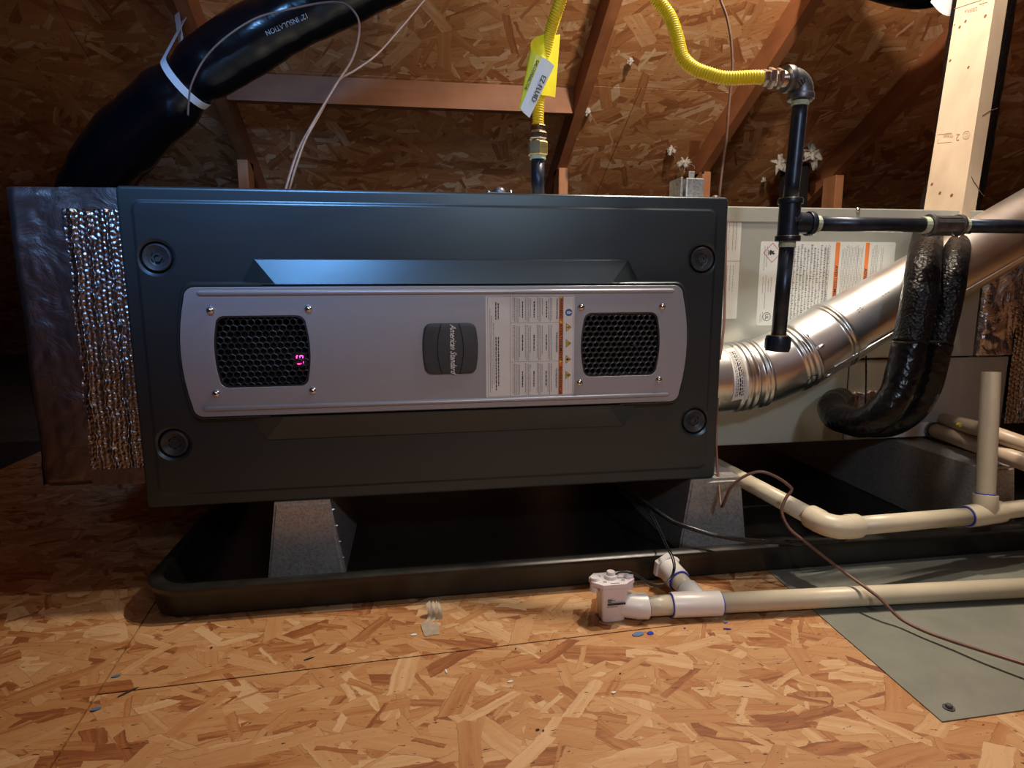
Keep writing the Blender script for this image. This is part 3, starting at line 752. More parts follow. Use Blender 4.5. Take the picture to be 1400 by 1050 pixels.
merge(s, poly([(X-.0085, Zc+.005), (X-.0085, Zc-.005), (X-.0075, Zc-.005), (X-.0075, Zc+.005)], yy)); obj('symbol', s, m_ink, pd)
c = atY(1048, 433, yy)
ring = lambda r: [V(c.x+r*math.cos(2*PI*k/28), yy, c.z+r*math.sin(2*PI*k/28)) for k in range(28)]
o = obj('round_mark', loft([ring(.0082), ring(.0072)], None, False, False), m_ink, rl_)
text('lettering', 'UL', .0095, (c.x, yt, c.z), m_ink, o, rot=ROT_DOWN)
# narrow labels next to the furnace
x0, x1, z0, z1 = .945, .979, .377, .571
nl = obj('narrow_label', plate([rrect(x0, x1, z0+.106, z1, 0, .002, 3)], yl, .0003, .00005), m_whitecl, coil)
b = nb()
for u in (.955, .963, .969): bars(u, z0+.125, z1-.015, yy, .0009, rnd, b, (.002, .008), .001)
tag(obj('fine_print', b, m_inkgrey, nl), kind='stuff')
nl = obj('narrow_label', plate([rrect(x0, x1, z0, z0+.105, 0, .002, 3)], yl, .0003, .00005), m_whitecl, coil)
b = nb()
for u in (.955, .961, .967): bars(u, z0+.05, z0+.098, yy, .0009, rnd, b, (.002, .006), .001)
tag(obj('fine_print', b, m_inkgrey, nl), kind='stuff')
# small white label low at the right end
a, b_ = atY(1222, 590, CY), atY(1270, 577, CY)
nl = obj('small_label', plate([rrect(a.x, b_.x, a.z-.012, b_.z, 0, .001, 3)], CY+.0005, .0004, .00005), m_whitecl, coil)
# ragged insulation at the line-set opening
a, b_ = atY(1140, 556, CY), atY(1199, 534, CY)
bm = nb(); rnd = random.Random(3)
N = 26
bot = []; top = []
for k in range(N+1):
    x = a.x+(b_.x-a.x)*k/N
    bot.append(V(x, CY-.004-.004*rnd.random(), a.z-.004)); top.append(V(x, CY-.004-.005*rnd.random(), b_.z-.006*rnd.random()-(.008*(1-k/5) if k < 5 else 0)))
vb = [bm.verts.new(p) for p in bot]; vt = [bm.verts.new(p) for p in top]; vk = [bm.verts.new(V(p.x, CY, p.z+.001)) for p in top]
for k in range(N): bm.faces.new((vb[k], vb[k+1], vt[k+1], vt[k])); bm.faces.new((vt[k], vt[k+1], vk[k+1], vk[k]))
obj('sealant_patch', bm, m_caulk, coil)

# ================================================================ FOIL-WRAPPED PLENUMS
def crumple(fn, nu, nv, mat, name, parent, amp=.004, fr=22, seed=0, smooth='all'):
    bm = nb(); g = []
    for i in range(nu+1):
        row = []
        for j in range(nv+1):
            p, n = fn(i/nu, j/nv)
            q = Vector((p.x*fr+seed, p.y*fr, p.z*fr*.8))
            d = noise.noise(q)*amp+abs(noise.noise(q*2.3))*amp*.8
            row.append(bm.verts.new(p+n*d))
        g.append(row)
    for i in range(nu):
        for j in range(nv): bm.faces.new((g[i][j], g[i+1][j], g[i+1][j+1], g[i][j+1]))
    return obj(name, bm, mat, parent, smooth)
PYF = .055
pA, pB, pC, pD = atY(35, 256, PYF), atY(157, 256, PYF), atY(190, 664, PYF), atY(78, 664, PYF)
pl_ = thing('supply_plenum', 'foil-wrapped insulated duct box at the left end of the furnace', 'duct', (-.1, .3, .13))
xl, xr, zt_, zb_ = -.163, .002, .577, .150
obj('core', box(xl+.006, xr-.001, PYF+.008, .66, zb_+.004, zt_-.004, bevel=.01), m_foil, pl_)
nf = V(0, -1, 0)
x_in = atY(97, 400, PYF).x; z_in = atY(150, 286, PYF).z; z_lo = atY(150, 641, PYF).z
def rnd_edge(u, v):      # front face of tape, rolled at the left corner
    x = xl+(x_in+.004-xl)*u; z = zb_+(zt_-zb_)*v; y = PYF+.010*max(0, 1-u/.18)**2+.006*max(0, (v-.97)/.03)**2+.008*max(0, 1-v/.03)**2
    return V(x, y, z), V(-.2, -1, 0)
crumple(rnd_edge, 30, 120, m_foil, 'foil_tape', pl_, .0030, 22, 3)
crumple(lambda u, v: (V(x_in+(xr-x_in)*u, PYF-.0008, z_in+(zt_-z_in)*v), nf), 24, 10, m_foil, 'foil_tape', pl_, .0015, 30, 7)
crumple(lambda u, v: (V(x_in+(xr-x_in)*u, PYF-.0008, zb_+(z_lo-zb_)*v), nf), 24, 8, m_foil, 'foil_tape', pl_, .0015, 30, 9)
crumple(lambda u, v: (V(xl+.0005, PYF+.01+u*.6, zb_+(zt_-zb_)*v), V(-1, 0, 0)), 20, 40, m_foil, 'foil_tape', pl_, .004, 18, 11)
def bubbles(x0, x1, z0, z1, y, parent, cols, seed, pitch=.0068):
    nx = int((x1-x0)/.0011); nz = int((z1-z0)/.0013); bm = nb(); g = []; rr = random.Random(seed)
    rid = [x0+(x1-x0)*f for f in cols]
    for i in range(nx+1):
        row = []
        for j in range(nz+1):
            x = x0+(x1-x0)*i/nx; z = z0+(z1-z0)*j/nz
            wob = noise.noise(Vector((z*22, seed, x*6)))*.0026+noise.noise(Vector((z*110, seed, x*90)))*.0022
            d = .0022*noise.noise(Vector((x*30+seed, 0, z*14)))
            cx = (x+wob)/pitch; cz = z/pitch/1.15+(.5 if int(math.floor(cx)) % 2 else 0)
            fx, fz = cx-math.floor(cx)-.5, cz-math.floor(cz)-.5
            r2 = fx*fx+fz*fz; d += .0019*math.sqrt(max(0, 1-r2*4.2))*(.7+.6*noise.noise(Vector((math.floor(cx)*3.1, math.floor(cz)*1.7, seed))))
            for q in rid:
                e = (x+wob*1.4-q)/.0018
                if abs(e) < 2: d += .0062*math.exp(-e*e)*(.8+.5*noise.noise(Vector((z*90, q*50, 0))))
            d += .0009*noise.noise(Vector((x*420, 3, z*260)))
            row.append(bm.verts.new(V(x, y-d, z)))
        g.append(row)
    for i in range(nx):
        for j in range(nz): bm.faces.new((g[i][j], g[i+1][j], g[i+1][j+1], g[i][j+1]))
    return obj('bubble_foil', bm, m_bubble, parent, 'all')
bubbles(x_in, xr, z_lo, z_in, PYF+.0005, pl_, (.13, .34, .60, .84), 2)
# return box beyond the coil cabinet
RY = .165
rp = thing('return_plenum', 'crumpled foil-wrapped duct box at the right edge, beyond the coil cabinet', 'duct', (1.75, .4, .15))
rx0 = e1+.004
obj('core', box(rx0+.01, 2.35, RY+.012, .7, .16, .580, bevel=.01), m_foil2, rp)
xm = atY(1386, 470, RY).x
def rf(u, v):
    x = rx0+(xm+.006-rx0)*u; zlo = zs+.003 if x < e2+.008 else .155; z = zlo+(.582-zlo)*v
    return V(x, RY+.012*max(0, 1-u/.12)**2, z), nf
crumple(rf, 60, 130, m_foil2, 'foil_wrap', rp, .007, 20, 5)
bubbles(xm, 1.86, .155, .578, RY, rp, (.12, .35, .62), 4, .0085)

# ================================================================ VENT PIPE
vp = thing('vent_pipe', 'shiny round galvanized vent pipe rising to the right from an adjustable elbow', 'vent pipe', tuple(atD(1040, 560, 1.08)))
VR = .0585; VY = .092
ctr = [atY(q[0], q[1], VY) for q in ((940, 519), (960, 518.5), (985, 517.5), (1012, 514), (1035, 509), (1056, 501.5), (1080, 490.5), (1102, 479))]
st0, st1 = atY(1095, 483, VY), atY(1440, 285, VY)
sp = resample(spline(ctr, 30), .0012); L = len(sp)
def pos(i): return i*.0012
def nearest(px_, d): return min(range(L), key=lambda i: (sp[i]-atY(*px_, VY)).length)
rings_ = [nearest((997, 517), 1.055), nearest((1005, 515), 1.055), nearest((1014, 513), 1.06), nearest((1026, 511), 1.06), nearest((1032, 509), 1.06), nearest((1076, 492), 1.075), nearest((1082, 489), 1.075), nearest((1089, 486), 1.077)]
def er(i):
    r = VR
    for q in rings_:
        e = (i-q)*.0012/.0022
        if abs(e) < 3: r += .0034*math.exp(-e*e)
    return r
obj('elbow', tube(sp, er, 48, cap=False), m_vent, vp, 'all')
dirn = (st1-st0).normalized()
sl0 = st0-dirn*.004
# collar of the straight pipe, with swaged band and stamped marks
col_end = st0+dirn*.085
pts = [sl0+dirn*(.0015*k) for k in range(60)]
obj('collar', tube(pts, lambda i: VR+.0018+.0028*math.exp(-((i*.0015-.070)/.003)**2)+.0016*math.exp(-((i*.0015-.062)/.0015)**2)+(.0012 if i < 2 else 0), 48), m_vent, vp, 50)
obj('straight_section', cyl(sl0+dirn*.06, st1, VR, 48), m_vent, vp, 40)
# folded lock seam along the lower front of the pipe
side = dirn.cross(V(0, 1, 0)).normalized()
if side.z > 0: side = -side
toc = (CAM-st0).normalized()
sd = (side*.70+(toc-dirn*toc.dot(dirn)).normalized()*.72).normalized(); tn = dirn.cross(sd)
a_, b_ = sl0+dirn*.02+sd*(VR+.001), st1+sd*(VR-.001)
seam = hexa([a_-tn*.0055-sd*.004, a_+tn*.0055-sd*.004, a_+tn*.0055+sd*.0026, a_-tn*.0055+sd*.0026, b_-tn*.0055-sd*.004, b_+tn*.0055-sd*.004, b_+tn*.0055+sd*.0026, b_-tn*.0055+sd*.0026])
obj('lock_seam', bev(seam, .0012), m_vent, vp, 30)
# dark cut lines and stampings on the collar
def on_pipe(px, py, lift=.002):
    """point on the straight pipe surface under a pixel"""
    r = ray(px, py); o_ = CAM-st0; d_ = r-dirn*r.dot(dirn); oc = o_-dirn*o_.dot(dirn)
    A_, B_, C_ = d_.dot(d_), 2*d_.dot(oc), oc.dot(oc)-(VR+lift)**2; disc = B_*B_-4*A_*C_
    t_ = (-B_-math.sqrt(max(0, disc)))/(2*A_); return CAM+r*t_
obj('slot', tube([on_pipe(*p_, .0024) for p_ in ((1092, 466), (1097, 467), (1101, 471), (1105, 477), (1108, 482))], .0009, 8), m_void, vp)
obj('slot', tube([on_pipe(*p_, .0024) for p_ in ((1104, 456), (1106, 460))], .0006, 6), m_void, vp)
mk = nb()
for px, py in ((1172, 424), (1175, 421), (1178, 423), (1174, 427), (1206, 405), (1210, 402), (1214, 400)):
    p_ = on_pipe(px, py, .0003); tube([p_, p_+dirn*.0025], .0005, 6, mk)
tag(obj('pen_mark', mk, m_ink, vp), kind='stuff')
bm = nb(); tube([on_pipe(*p_, .0030) for p_ in ((1104, 522), (1110, 514), (1117, 513), (1116, 520), (1110, 523))], .0008, 8, bm)
obj('slot', bm, m_void, vp)
# dimples where the sheet was dented
for px, py in ((1122, 474), (1134, 512)):
    p_ = on_pipe(px, py, .0015); obj('button_lock', tube([p_-dirn*.007, p_-dirn*.005, p_+dirn*.005, p_+dirn*.007], [.001, .0032, .0032, .001], 12), m_vent, vp, 'all')
# paper label wrapped on the elbow
i0, i1 = nearest((981, 519), 1.05), nearest((999, 516), 1.055)
bm = nb(); g_ = []
for i in range(i0, i1+1):
    T = (sp[min(i+1, L-1)]-sp[i-1]).normalized(); N_ = (toc-T*T.dot(toc)).normalized(); B_ = T.cross(N_); g_.append([bm.verts.new(sp[i]+(N_*math.cos(a)+B_*math.sin(a))*(VR+.0008 if i < rings_[0]-2 else VR+.0042)) for a in [-1.02+.85*2*k/16-.0+.0 for k in range(17)]])
for a, b in zip(g_, g_[1:]):
    for k in range(16): bm.faces.new((a[k], a[k+1], b[k+1], b[k]))
lb = obj('paper_label', bm, m_white, vp, 'all')
pm = nb(); rr_ = random.Random(4)
def lab_pt(f, a):
    i = i0+f*(rings_[0]-3-i0); k = int(i); T = (sp[k+1]-sp[k-1]).normalized(); N_ = (toc-T*T.dot(toc)).normalized(); B_ = T.cross(N_)
    return sp[k].lerp(sp[k+1], i-k)+(N_*math.cos(a)+B_*math.sin(a))*(VR+.0012)
for f, h, wd in ((.20, .05, .05), (.34, .06, .06), (.52, .13, .09), (.72, .10, .07), (.88, .05, .05)):
    a = -.85
    while a < .55:
        e = min(.55, a+rr_.uniform(.5, 1.6)*wd)
        pm.faces.new([pm.verts.new(p) for p in (lab_pt(f, a), lab_pt(f, e), lab_pt(f+h, e), lab_pt(f+h, a))]); a = e+.03
tag(obj('label_print', pm, m_ink, lb), kind='stuff')

# ================================================================ GAS PIPE (black iron)
GY = -.06
gp = thing('gas_pipe', 'black iron gas pipe with elbow, tee and capped drip leg before the coil cabinet', 'gas pipe', tuple(atY(1063, 476, GY)))
ce = atY(1096, 110, GY); tb = atY(1081, 272, GY); tt = atY(1076.5, 330, GY); cap0 = atY(1064, 463, GY); cap1 = atY(1062, 480, GY)
PR = .01065
vdir = (tb-ce).normalized()
def thread_band(a, b, r=PR*1.10): return tube(resample(spline([a, a.lerp(b, .5), b], 8), max((b-a).length/8, 1e-4)), lambda i: r*(1+.05*random.random()), 16)
# upper elbow: arc from horizontal to vertical
hx = atY(1074, 108, GY)
elb = []
cc = V(ce.x-.0155, GY, ce.z-.0155)
arcp = [hx+V(.001, 0, 0), hx+V(.006, 0, 0)]
ax0 = V(ce.x-.015, GY, hx.z)
for k in range(9):
    a = PI/2-PI/2*k/8; arcp.append(V(ax0.x+.0165*math.cos(a), GY, ax0.z-.0165+.0165*math.sin(a)))
eb = atY(1094.5, 137, GY); arcp.append(V(arcp[-1].x-.0002, GY, (arcp[-1].z+eb.z)/2)); arcp.append(V(arcp[-1].x-.001, GY, eb.z))
el = tube(arcp, [.0155]*len(arcp), 28)
merge(el, cyl(hx, hx+V(.0085, 0, 0), .0182, 28, bevel=.0015)); merge(el, cyl(arcp[-1]+V(0, 0, .008), arcp[-1], .0182, 28, bevel=.0015))
eo = obj('elbow', el, m_iron, gp, 40)
mkp = V(ax0.x+.0065, GY-.0158, ax0.z-.0075)
text('size_mark', '1/2', .0095, tuple(mkp), m_iron, eo, rot=Matrix.Rotation(-.8, 4, 'Y') @ ROT_FRONT, thick=.0012, bold=.0003)
v0 = arcp[-1]
obj('thread_compound', thread_band(v0-vdir*-.001, v0+(tb-v0).normalized()*.009), m_dope, gp)
obj('pipe_section', tube([v0+(tb-v0)*(k/6) for k in range(7)], PR, 24), m_pipe, gp, 'all')
tl = (tb-V(0, 0, .006)); 
tee = nb(); tc0 = tb; tc1 = tt
tube([tc0, tc0.lerp(tc1, .5), tc1], .0150, 28, tee); td = (tc1-tc0).normalized()
merge(tee, cyl(tc0, tc0+td*.007, .0178, 28, bevel=.0014)); merge(tee, cyl(tc1-td*.007, tc1, .0178, 28, bevel=.0014))
hb = atY(1098, 305, GY); ho = atY(1110, 306, GY)
merge(tee, tube([hb-V(.018, 0, 0), hb, V(ho.x-.007, GY, ho.z)], [.0165, .0150, .0150], 28)); merge(tee, cyl((ho.x-.0075, GY, ho.z), ho, .0178, 28, bevel=.0014))
to = obj('tee', tee, m_pipe, gp, 40)
text('size_mark', '1/2', .009, (tc0.x+.004, GY-.0153, (tc0.z+tc1.z)/2), m_iron, to, rot=Matrix.Rotation(-.1, 4, 'Y') @ ROT_FRONT, thick=.0010, bold=.0002)
obj('brass_ring', tube([tc1-td*.0078, tc1-td*.0068], .0179, 28), m_brass, to)
obj('brass_ring', tube([tc0-td*.0012, tc0+td*.0002], .0165, 28), m_brass, to)
obj('thread_compound', thread_band(tc1+td*-.001, tc1+td*.010), m_dope, gp)
obj('pipe_section', tube([tc1, cap0], PR, 24), m_pipe, gp, 'all')
cp = cyl(cap0-td*.004, cap1, .0178, 24, bevel=.003)
for k in range(12):
    a = 2*PI*k/12; p_ = cap0+V(math.cos(a)*.0173, math.sin(a)*.0173, 0); tube([p_, p_+(cap1-cap0)*.8], .0012, 6, cp)
obj('cap', cp, m_pipe, gp, 40)
obj('brass_ring', tube([cap0-td*.0055, cap0-td*.004], .0150, 24), m_brass, gp)
# run to the right with a coupling
GE = .975
c0_, c1_, c2_ = ho, atD(1268, 308, .955), atD(1312, 308.5, .965)
cE = atD(1450, 311, 1.0)
obj('thread_compound', thread_band(c0_, c0_+(c1_-c0_).normalized()*.010), m_dope, gp)
obj('pipe_section', tube([c0_, c1_], PR, 24), m_pipe, gp, 'all')
hd = (c2_-c1_).normalized()
cpl = cyl(c1_, c2_, .0150, 28); merge(cpl, cyl(c1_, c1_+hd*.006, .0168, 28, bevel=.001)); merge(cpl, cyl(c2_-hd*.006, c2_, .0168, 28, bevel=.001))
for k in range(6):
    a = PI*k/6+PI*.9; nrm = V(0, math.sin(a), math.cos(a)); p_ = c1_+nrm*.0150; tube([p_+hd*.007, p_+hd*((c2_-c1_).length-.007)], .0009, 6, cpl)
obj('coupling', cpl, m_iron, gp, 40)
obj('thread_compound', thread_band(c1_-hd*.010, c1_, PR*1.16), m_dope, gp)
obj('thread_compound', thread_band(c2_, c2_+hd*.011, PR*1.16), m_dope, gp)
obj('pipe_section', tube([c2_, cE], PR, 24), m_pipe, gp, 'all')

# ================================================================ YELLOW GAS CONNECTOR
gc = thing('gas_connector', 'yellow corrugated flexible gas hose looping above the furnace', 'gas hose', tuple(atY(735, 262, .10)))
NY = .10
hp = [atY(735.5, 176, NY), atY(736, 150, NY), atY(739, 115, NY), atY(744, 80, NY), atY(752, 45, NY-.01), atY(765, 5, .06), atY(785, -45, .04), atY(822, -78, .03), atY(865, -52, .02), atY(893, -8, .01), atY(915, 22, 0.), atY(926, 52, -.012),
      atY(933, 78, -.024), atY(948, 93, -.036), atY(968, 101, -.046), atY(993, 107, -.055), atY(1012, 109.5, -.06), V(0, 0, 0)]
e_ = V(hx.x-.0345, GY, hx.z); hp[-1] = e_; hp[-2] = V(e_.x-.012, GY, e_.z+.0002)
hs = resample(spline(hp, 40), .00085)
obj('corrugated_hose', tube(hs, lambda i: .0088*(1+.085*math.sin(i*.00085/.0037*2*PI)), 20), m_yhose, gc, 'all')
# left end: coated sleeve, nuts and nipple
b0 = atY(735.5, 176, NY); nz = lambda y: atY(735.3, y, NY)
obj('flare_nut', hexnut(nz(171), nz(181), .0125), m_nickel, gc); obj('flare_nut', hexnut(nz(181), nz(191), .0150), m_nickel, gc)
obj('fitting_neck', cyl(nz(190), nz(195), .0095, 20), m_brass, gc); obj('brass_adapter', hexnut(nz(194), nz(213), .0165), m_brass, gc)
obj('thread_band', thread_band(nz(212), nz(219), .0125), m_dope, gc)
nip = thing('gas_inlet_nipple', 'short black pipe nipple rising from the furnace top below the brass fitting', 'pipe', (nz(262).x, NY, .571))
obj('pipe_section', cyl((nz(217).x, NY, nz(217).z), (nz(262).x, NY, .5712), PR, 24), m_pipe, nip, 'all')
# right end nuts
r0_ = V(hx.x, GY, hx.z)
obj('flare_nut', hexnut(r0_+V(-.036, 0, 0), r0_+V(-.0275, 0, 0), .0115), m_nickel, gc); obj('flare_nut', hexnut(r0_+V(-.0275, 0, 0), r0_+V(-.0185, 0, 0), .0145), m_nickel, gc)
obj('fitting_neck', cyl(r0_+V(-.019, 0, 0), r0_+V(-.013, 0, 0), .0100, 20), m_nickel, gc); obj('brass_adapter', hexnut(r0_+V(-.0145, 0, 0), r0_+V(-.0075, 0, 0), .0142), m_nickel, gc)
thr = resample([r0_+V(-.008, 0, 0), r0_+V(.002, 0, 0)], .0004); obj('pipe_thread', tube(thr, lambda i: .0102*(1+.05*math.sin(i*1.6)), 20), m_nickel, gc, 'all')

# ================================================================ HANG TAG on the hose
tg = thing('warning_tag', 'yellow paper warning tag with white lower edge wrapped round the gas hose', 'tag', tuple(atY(745, 100, .085)))
def ribbon(name, rows, mat, n=10, thick=.0004):
    """rows: list of (left point, right point) along the strip"""
    L_ = spline([r[0] for r in rows], n); R_ = spline([r[1] for r in rows], n); bm = nb()
    loops = []
    for a, b in zip(L_, R_):
        nrm = (b-a).cross(V(0, 0, 1)).normalized()*thick; loops.append([a, b, b+nrm, a+nrm])
    loft(loops, bm); return obj(name, bm, mat, tg, 40)
T_ = lambda x, y, Y_: atY(x, y, Y_)
# back flap
ribbon('back_flap', [(T_(742, 48, .088), T_(740, 130, .088)), (T_(754, 48.5, .094), T_(750, 131, .094)), (T_(766, 47, .098), T_(759, 133, .098))], m_ytag)
# curled front
ribbon('front_flap', [(T_(744, 47, .087), T_(743, 112, .085)), (T_(735, 50, .080), T_(724, 128, .078)), (T_(727, 56, .070), T_(714, 140, .070)), (T_(726, 66, .064), T_(710, 146, .064)), (T_(733, 73, .060), T_(713, 151, .060))], m_ytag)
ribbon('front_flap', [(T_(733, 73, .060), T_(713, 151, .060)), (T_(741, 77, .058), T_(716, 155, .058))], m_ytag)
wf = ribbon('white_edge', [(T_(741, 77.5, .058), T_(711.5, 148.5, .0585)), (T_(749, 82, .057), T_(717, 155, .0575)), (T_(758, 90, .057), T_(724, 161, .058))], m_whitecl)
ta = math.atan2(161-90, 724-758)
def tagtext(s, px, py, size, width, mat, Y_=.0555):
    p_ = T_(px, py, Y_); ang = math.atan2(71, -34)         # direction of reading in the picture: down and left
    rot = Matrix.Rotation(ang-.02, 4, 'Y') @ ROT_FRONT
    return text('lettering', s, size, tuple(p_), mat, wf, rot=rot, width=width, bold=.0001, thick=.0001)
tagtext('EZ-FLUID', 736.5, 121, .0105, .040, m_ink)
tagtext('GAS CONNECTOR', 727, 102, .0062, .046, m_ink, .0575)

# ================================================================ NEW WOODEN POST
po = thing('wooden_post', 'pale new lumber post with bored holes and stamps hanging down to the gas pipe', 'post', tuple(atD(1314, 297, 1.2)))
A = atD(1314, 297.5, 1.20); Bq = A+V(.0385*.98, .009, 0); Dq = A+V(-.006, .089, 0)
lean = (atD(1362, -12, 1.22)-A); TOPZ = 1.62-A.z
lean = lean*(TOPZ/lean.z)
Dp = atD(1261.5, 293, 1.285); Dq = V(Dp.x, Dp.y, A.z)
base = [A, Bq, Bq+(Dq-A), Dq]
b = hexa(base+[p+lean for p in base]); bev(b, .003, 2)
obj('stud', b, m_post, po, 40)
nrm = (Dq-A).cross(lean).normalized()
if nrm.dot(CAM-A) < 0: nrm = -nrm
def on_post(px, py, lift=.0004):
    r = ray(px, py); t_ = (A+nrm*lift-CAM).dot(nrm)/r.dot(nrm); return CAM+r*t_
for px, py, rr in ((1274, 252, .004), (1285, 264, .0042), (1301, 267, .0045), (1299, 83, .0038), (1324, 92, .0038), (1312, 37, .0040), (1320, 29, .0040), (1305, 34, .0022), (1347, 22, .0045)):
    p_ = on_post(px, py); bm = nb()
    tt_ = (lean.normalized()); ss_ = nrm.cross(tt_)
    bm.faces.new([bm.verts.new(p_+(tt_*math.sin(a)*1.1+ss_*math.cos(a))*rr*.72) for a in [2*PI*k/14 for k in range(14)]])
    obj('bored_hole', bm, m_hole, po)
ex = (on_post(1330, 180)-on_post(1290, 180)).normalized(); ez = lean.normalized(); 
def post_text(s, px, py, size, width, up_side_down=True):
    p_ = on_post(px, py, .0006); R_ = Matrix((ex, ez, nrm)).transposed().to_4x4()
    if up_side_down: R_ = R_ @ Matrix.Rotation(PI, 4, 'Z')
    return text('grade_stamp', s, size, tuple(p_), m_stamp, po, rot=R_, width=width, thick=.0001)
post_text('2', 1309.5, 187, .020, None); post_text('STAND', 1296, 186, .007, .024); post_text('S-DRY', 1297, 182.5, .0045, .016)
p_ = on_post(1321, 184.5, .0006)
bm = nb(); rg = lambda r: [p_+(ez*math.sin(a)+ex*math.cos(a))*r for a in [2*PI*k/22 for k in range(22)]]
loft([rg(.0085), rg(.0076)], bm, False, False); loft([rg(.0040), rg(.0034)], bm, False, False); obj('grade_stamp', bm, m_stamp, po)
post_text('SIERRA', 1327, 13.5, .012, .032)
ln = nb()
for p0, p1, r_ in (((1305, 12), (1342, 0), .0007), ((1344, -6), (1344, 8), .0007), ((1339, 6), (1350, 3), .0007), ((1282, 190), (1282, 196), .0003), ((1282, 196), (1301, 194), .0003), ((1282, 184), (1301, 182), .0003)):
    tube([on_post(*p0, .0004), on_post(*p1, .0004)], r_, 5, ln)
obj('ink_line', ln, m_stamp, po)
n2 = (Bq-A).cross(lean).normalized()
if n2.dot(CAM-A) < 0: n2 = -n2
def on_post2(px, py, lift=.0003):
    r = ray(px, py); t_ = (A+n2*lift-CAM).dot(n2)/r.dot(n2); return CAM+r*t_
ck = nb(); tube([on_post2(*q) for q in ((1328, 241), (1331, 248), (1335, 253), (1340, 262), (1346, 269))], [.0003, .0009, .0007, .0009, .0004], 6, ck)
tube([on_post2(*q) for q in ((1343, 158), (1352, 152), (1364, 148))], .0004, 6, ck); obj('crack', ck, m_hole, po)
# wire hook
cl = thing('pipe_hook', 'small bent wire clip under the pipe coupling below the post', 'clip', tuple(atD(1310, 322, .97)))
obj('wire', tube(spline([atD(1301, 316, .955), atD(1303, 321, .95), atD(1308, 325, .95), atD(1314, 322, .95), atD(1319, 319, .955), atD(1326, 319, .96), atD(1330, 315, .97)], 5), .0011, 8), m_screw, cl, 'all')

# ================================================================ INSULATED REFRIGERANT LINES
ls = thing('refrigerant_lines', 'pair of black foam-insulated refrigerant lines curling into the coil cabinet', 'insulated pipe', tuple(atD(1210, 600, 1.03)))
pa = [atD(1330, -60, 1.42), atD(1317, 20, 1.41), atD(1304, 120, 1.40), atD(1289, 230, 1.39), atD(1278, 272, 1.37), atD(1272, 304, 1.28), atD(1267, 330, 1.13), atD(1263, 358, 1.02), atD(1258, 400, .99), atD(1250, 440, .99), atD(1244, 470, .99), atD(1236, 505, .99), atD(1224, 540, .99), atD(1203, 566, 1.0), atD(1178, 578, 1.02), atD(1154, 573, 1.06), atD(1141, 567, 1.10), atD(1139, 554, 1.15), atD(1150, 547, 1.23)]
ra = lambda i, n: .0245
s_ = resample(spline(pa, 14), .004); k_ = min(range(len(s_)), key=lambda i: (s_[i]-atD(1244, 470, .99)).length)
obj('suction_line_sleeve', tube(s_[:k_+1], lambda i: .0250+.0012*noise.noise(s_[i]*40), 26), m_insul, ls, 'all')
obj('taped_bend', tube(s_[k_:], lambda i: .0250+.0030*noise.noise(s_[min(i+k_, len(s_)-1)]*26), 26), m_tapebl, ls, 'all')
pb = [atD(1384, -60, 1.43), atD(1373, 20, 1.42), atD(1358, 110, 1.41), atD(1336, 240, 1.41), atD(1325, 282, 1.38), atD(1317, 308, 1.27), atD(1310, 334, 1.12), atD(1305, 360, 1.02), atD(1299, 400, 1.0), atD(1290, 440, 1.0), atD(1283, 470, 1.0), atD(1276, 505, 1.01), atD(1264, 540, 1.03), atD(1243, 568, 1.045), atD(1213, 582, 1.07), atD(1180, 580, 1.09), atD(1160, 570, 1.14)]
s_ = resample(spline(pb, 14), .004); k_ = min(range(len(s_)), key=lambda i: (s_[i]-atD(1283, 470, 1.0)).length)
obj('liquid_line_sleeve', tube(s_[:k_+1], lambda i: .0200+.0010*noise.noise(s_[i]*40), 24), m_insul, ls, 'all')
obj('taped_bend', tube(s_[k_:], lambda i: .0205+.0028*noise.noise(s_[min(i+k_, len(s_)-1)]*26), 24), m_tapebl, ls, 'all')
tb_ = [atD(1220, 467, .97), atD(1226, 468, .962), atD(1244, 468.5, .962), atD(1264, 467, .972), atD(1283, 467, .976), atD(1298, 467, .985), atD(1302, 466, 1.01)]
obj('cable_tie', tube(spline(tb_, 5), .0016, 8), m_cable, ls)
lw = thing('hanging_wire', 'thin black wire hanging down behind the black insulated lines', 'wire', tuple(atD(1184, 540, 1.1)))
obj('strand', tube([atD(1184, 486, 1.10), atD(1184, 520, 1.10), atD(1183, 560, 1.09)], .0014, 8), m_cable, lw)

# ================================================================ PVC
OD = .01335; FR = .0168
def pvc_tube(a, b, parent, name='pipe_section', mat=None): return obj(name, tube([a, b], OD, 28), mat or m_pvc, parent, 'all')
lo = thing('floor_drain_line', 'cream plastic drain pipe with tee lying on the floor in front of the pan', 'drain pipe', tuple(atZ(950, 840, 0)))
ZC = .0175
L0, L1, L2, L3, L4 = atZ(866, 829, ZC), atZ(885, 828.5, ZC), atZ(918, 827, ZC), atZ(984, 824.5, ZC), atZ(1440, 801.5, ZC)
d_ = (L4-L0).normalized()
pvc_tube(L1-d_*.01, L2+d_*.01, lo); pvc_tube(L3-d_*.01, L4, lo)
tb = cyl(L2, L3, FR, 32, bevel=.0012); mid = L2.lerp(L3, .58)
bdir = (atZ(918, 782, .030)-mid); bdir = V(bdir.x, bdir.y, .012+.0).normalized()
merge(tb, tube([mid, mid+bdir*.030], FR*.98, 28)); obj('tee', tb, m_pvcw, lo, 45)
jb = mid+bdir*.062
pvc_tube(mid+bdir*.026, jb, lo)
obj('coupling', cyl(jb-bdir*.010, jb+bdir*.020, FR, 28, bevel=.0012), m_pvcw, lo, 45)
for p0 in (L2-d_*.0003, L3+d_*.0002):
    obj('blue_cement', tube([p0-d_*.0012, p0+d_*.0012], [OD*1.10, OD*1.16], 28), m_blue_pr, lo)
obj('blue_cement', tube([jb-bdir*.0112, jb-bdir*.0098], OD*1.18, 28), m_blue_pr, lo)
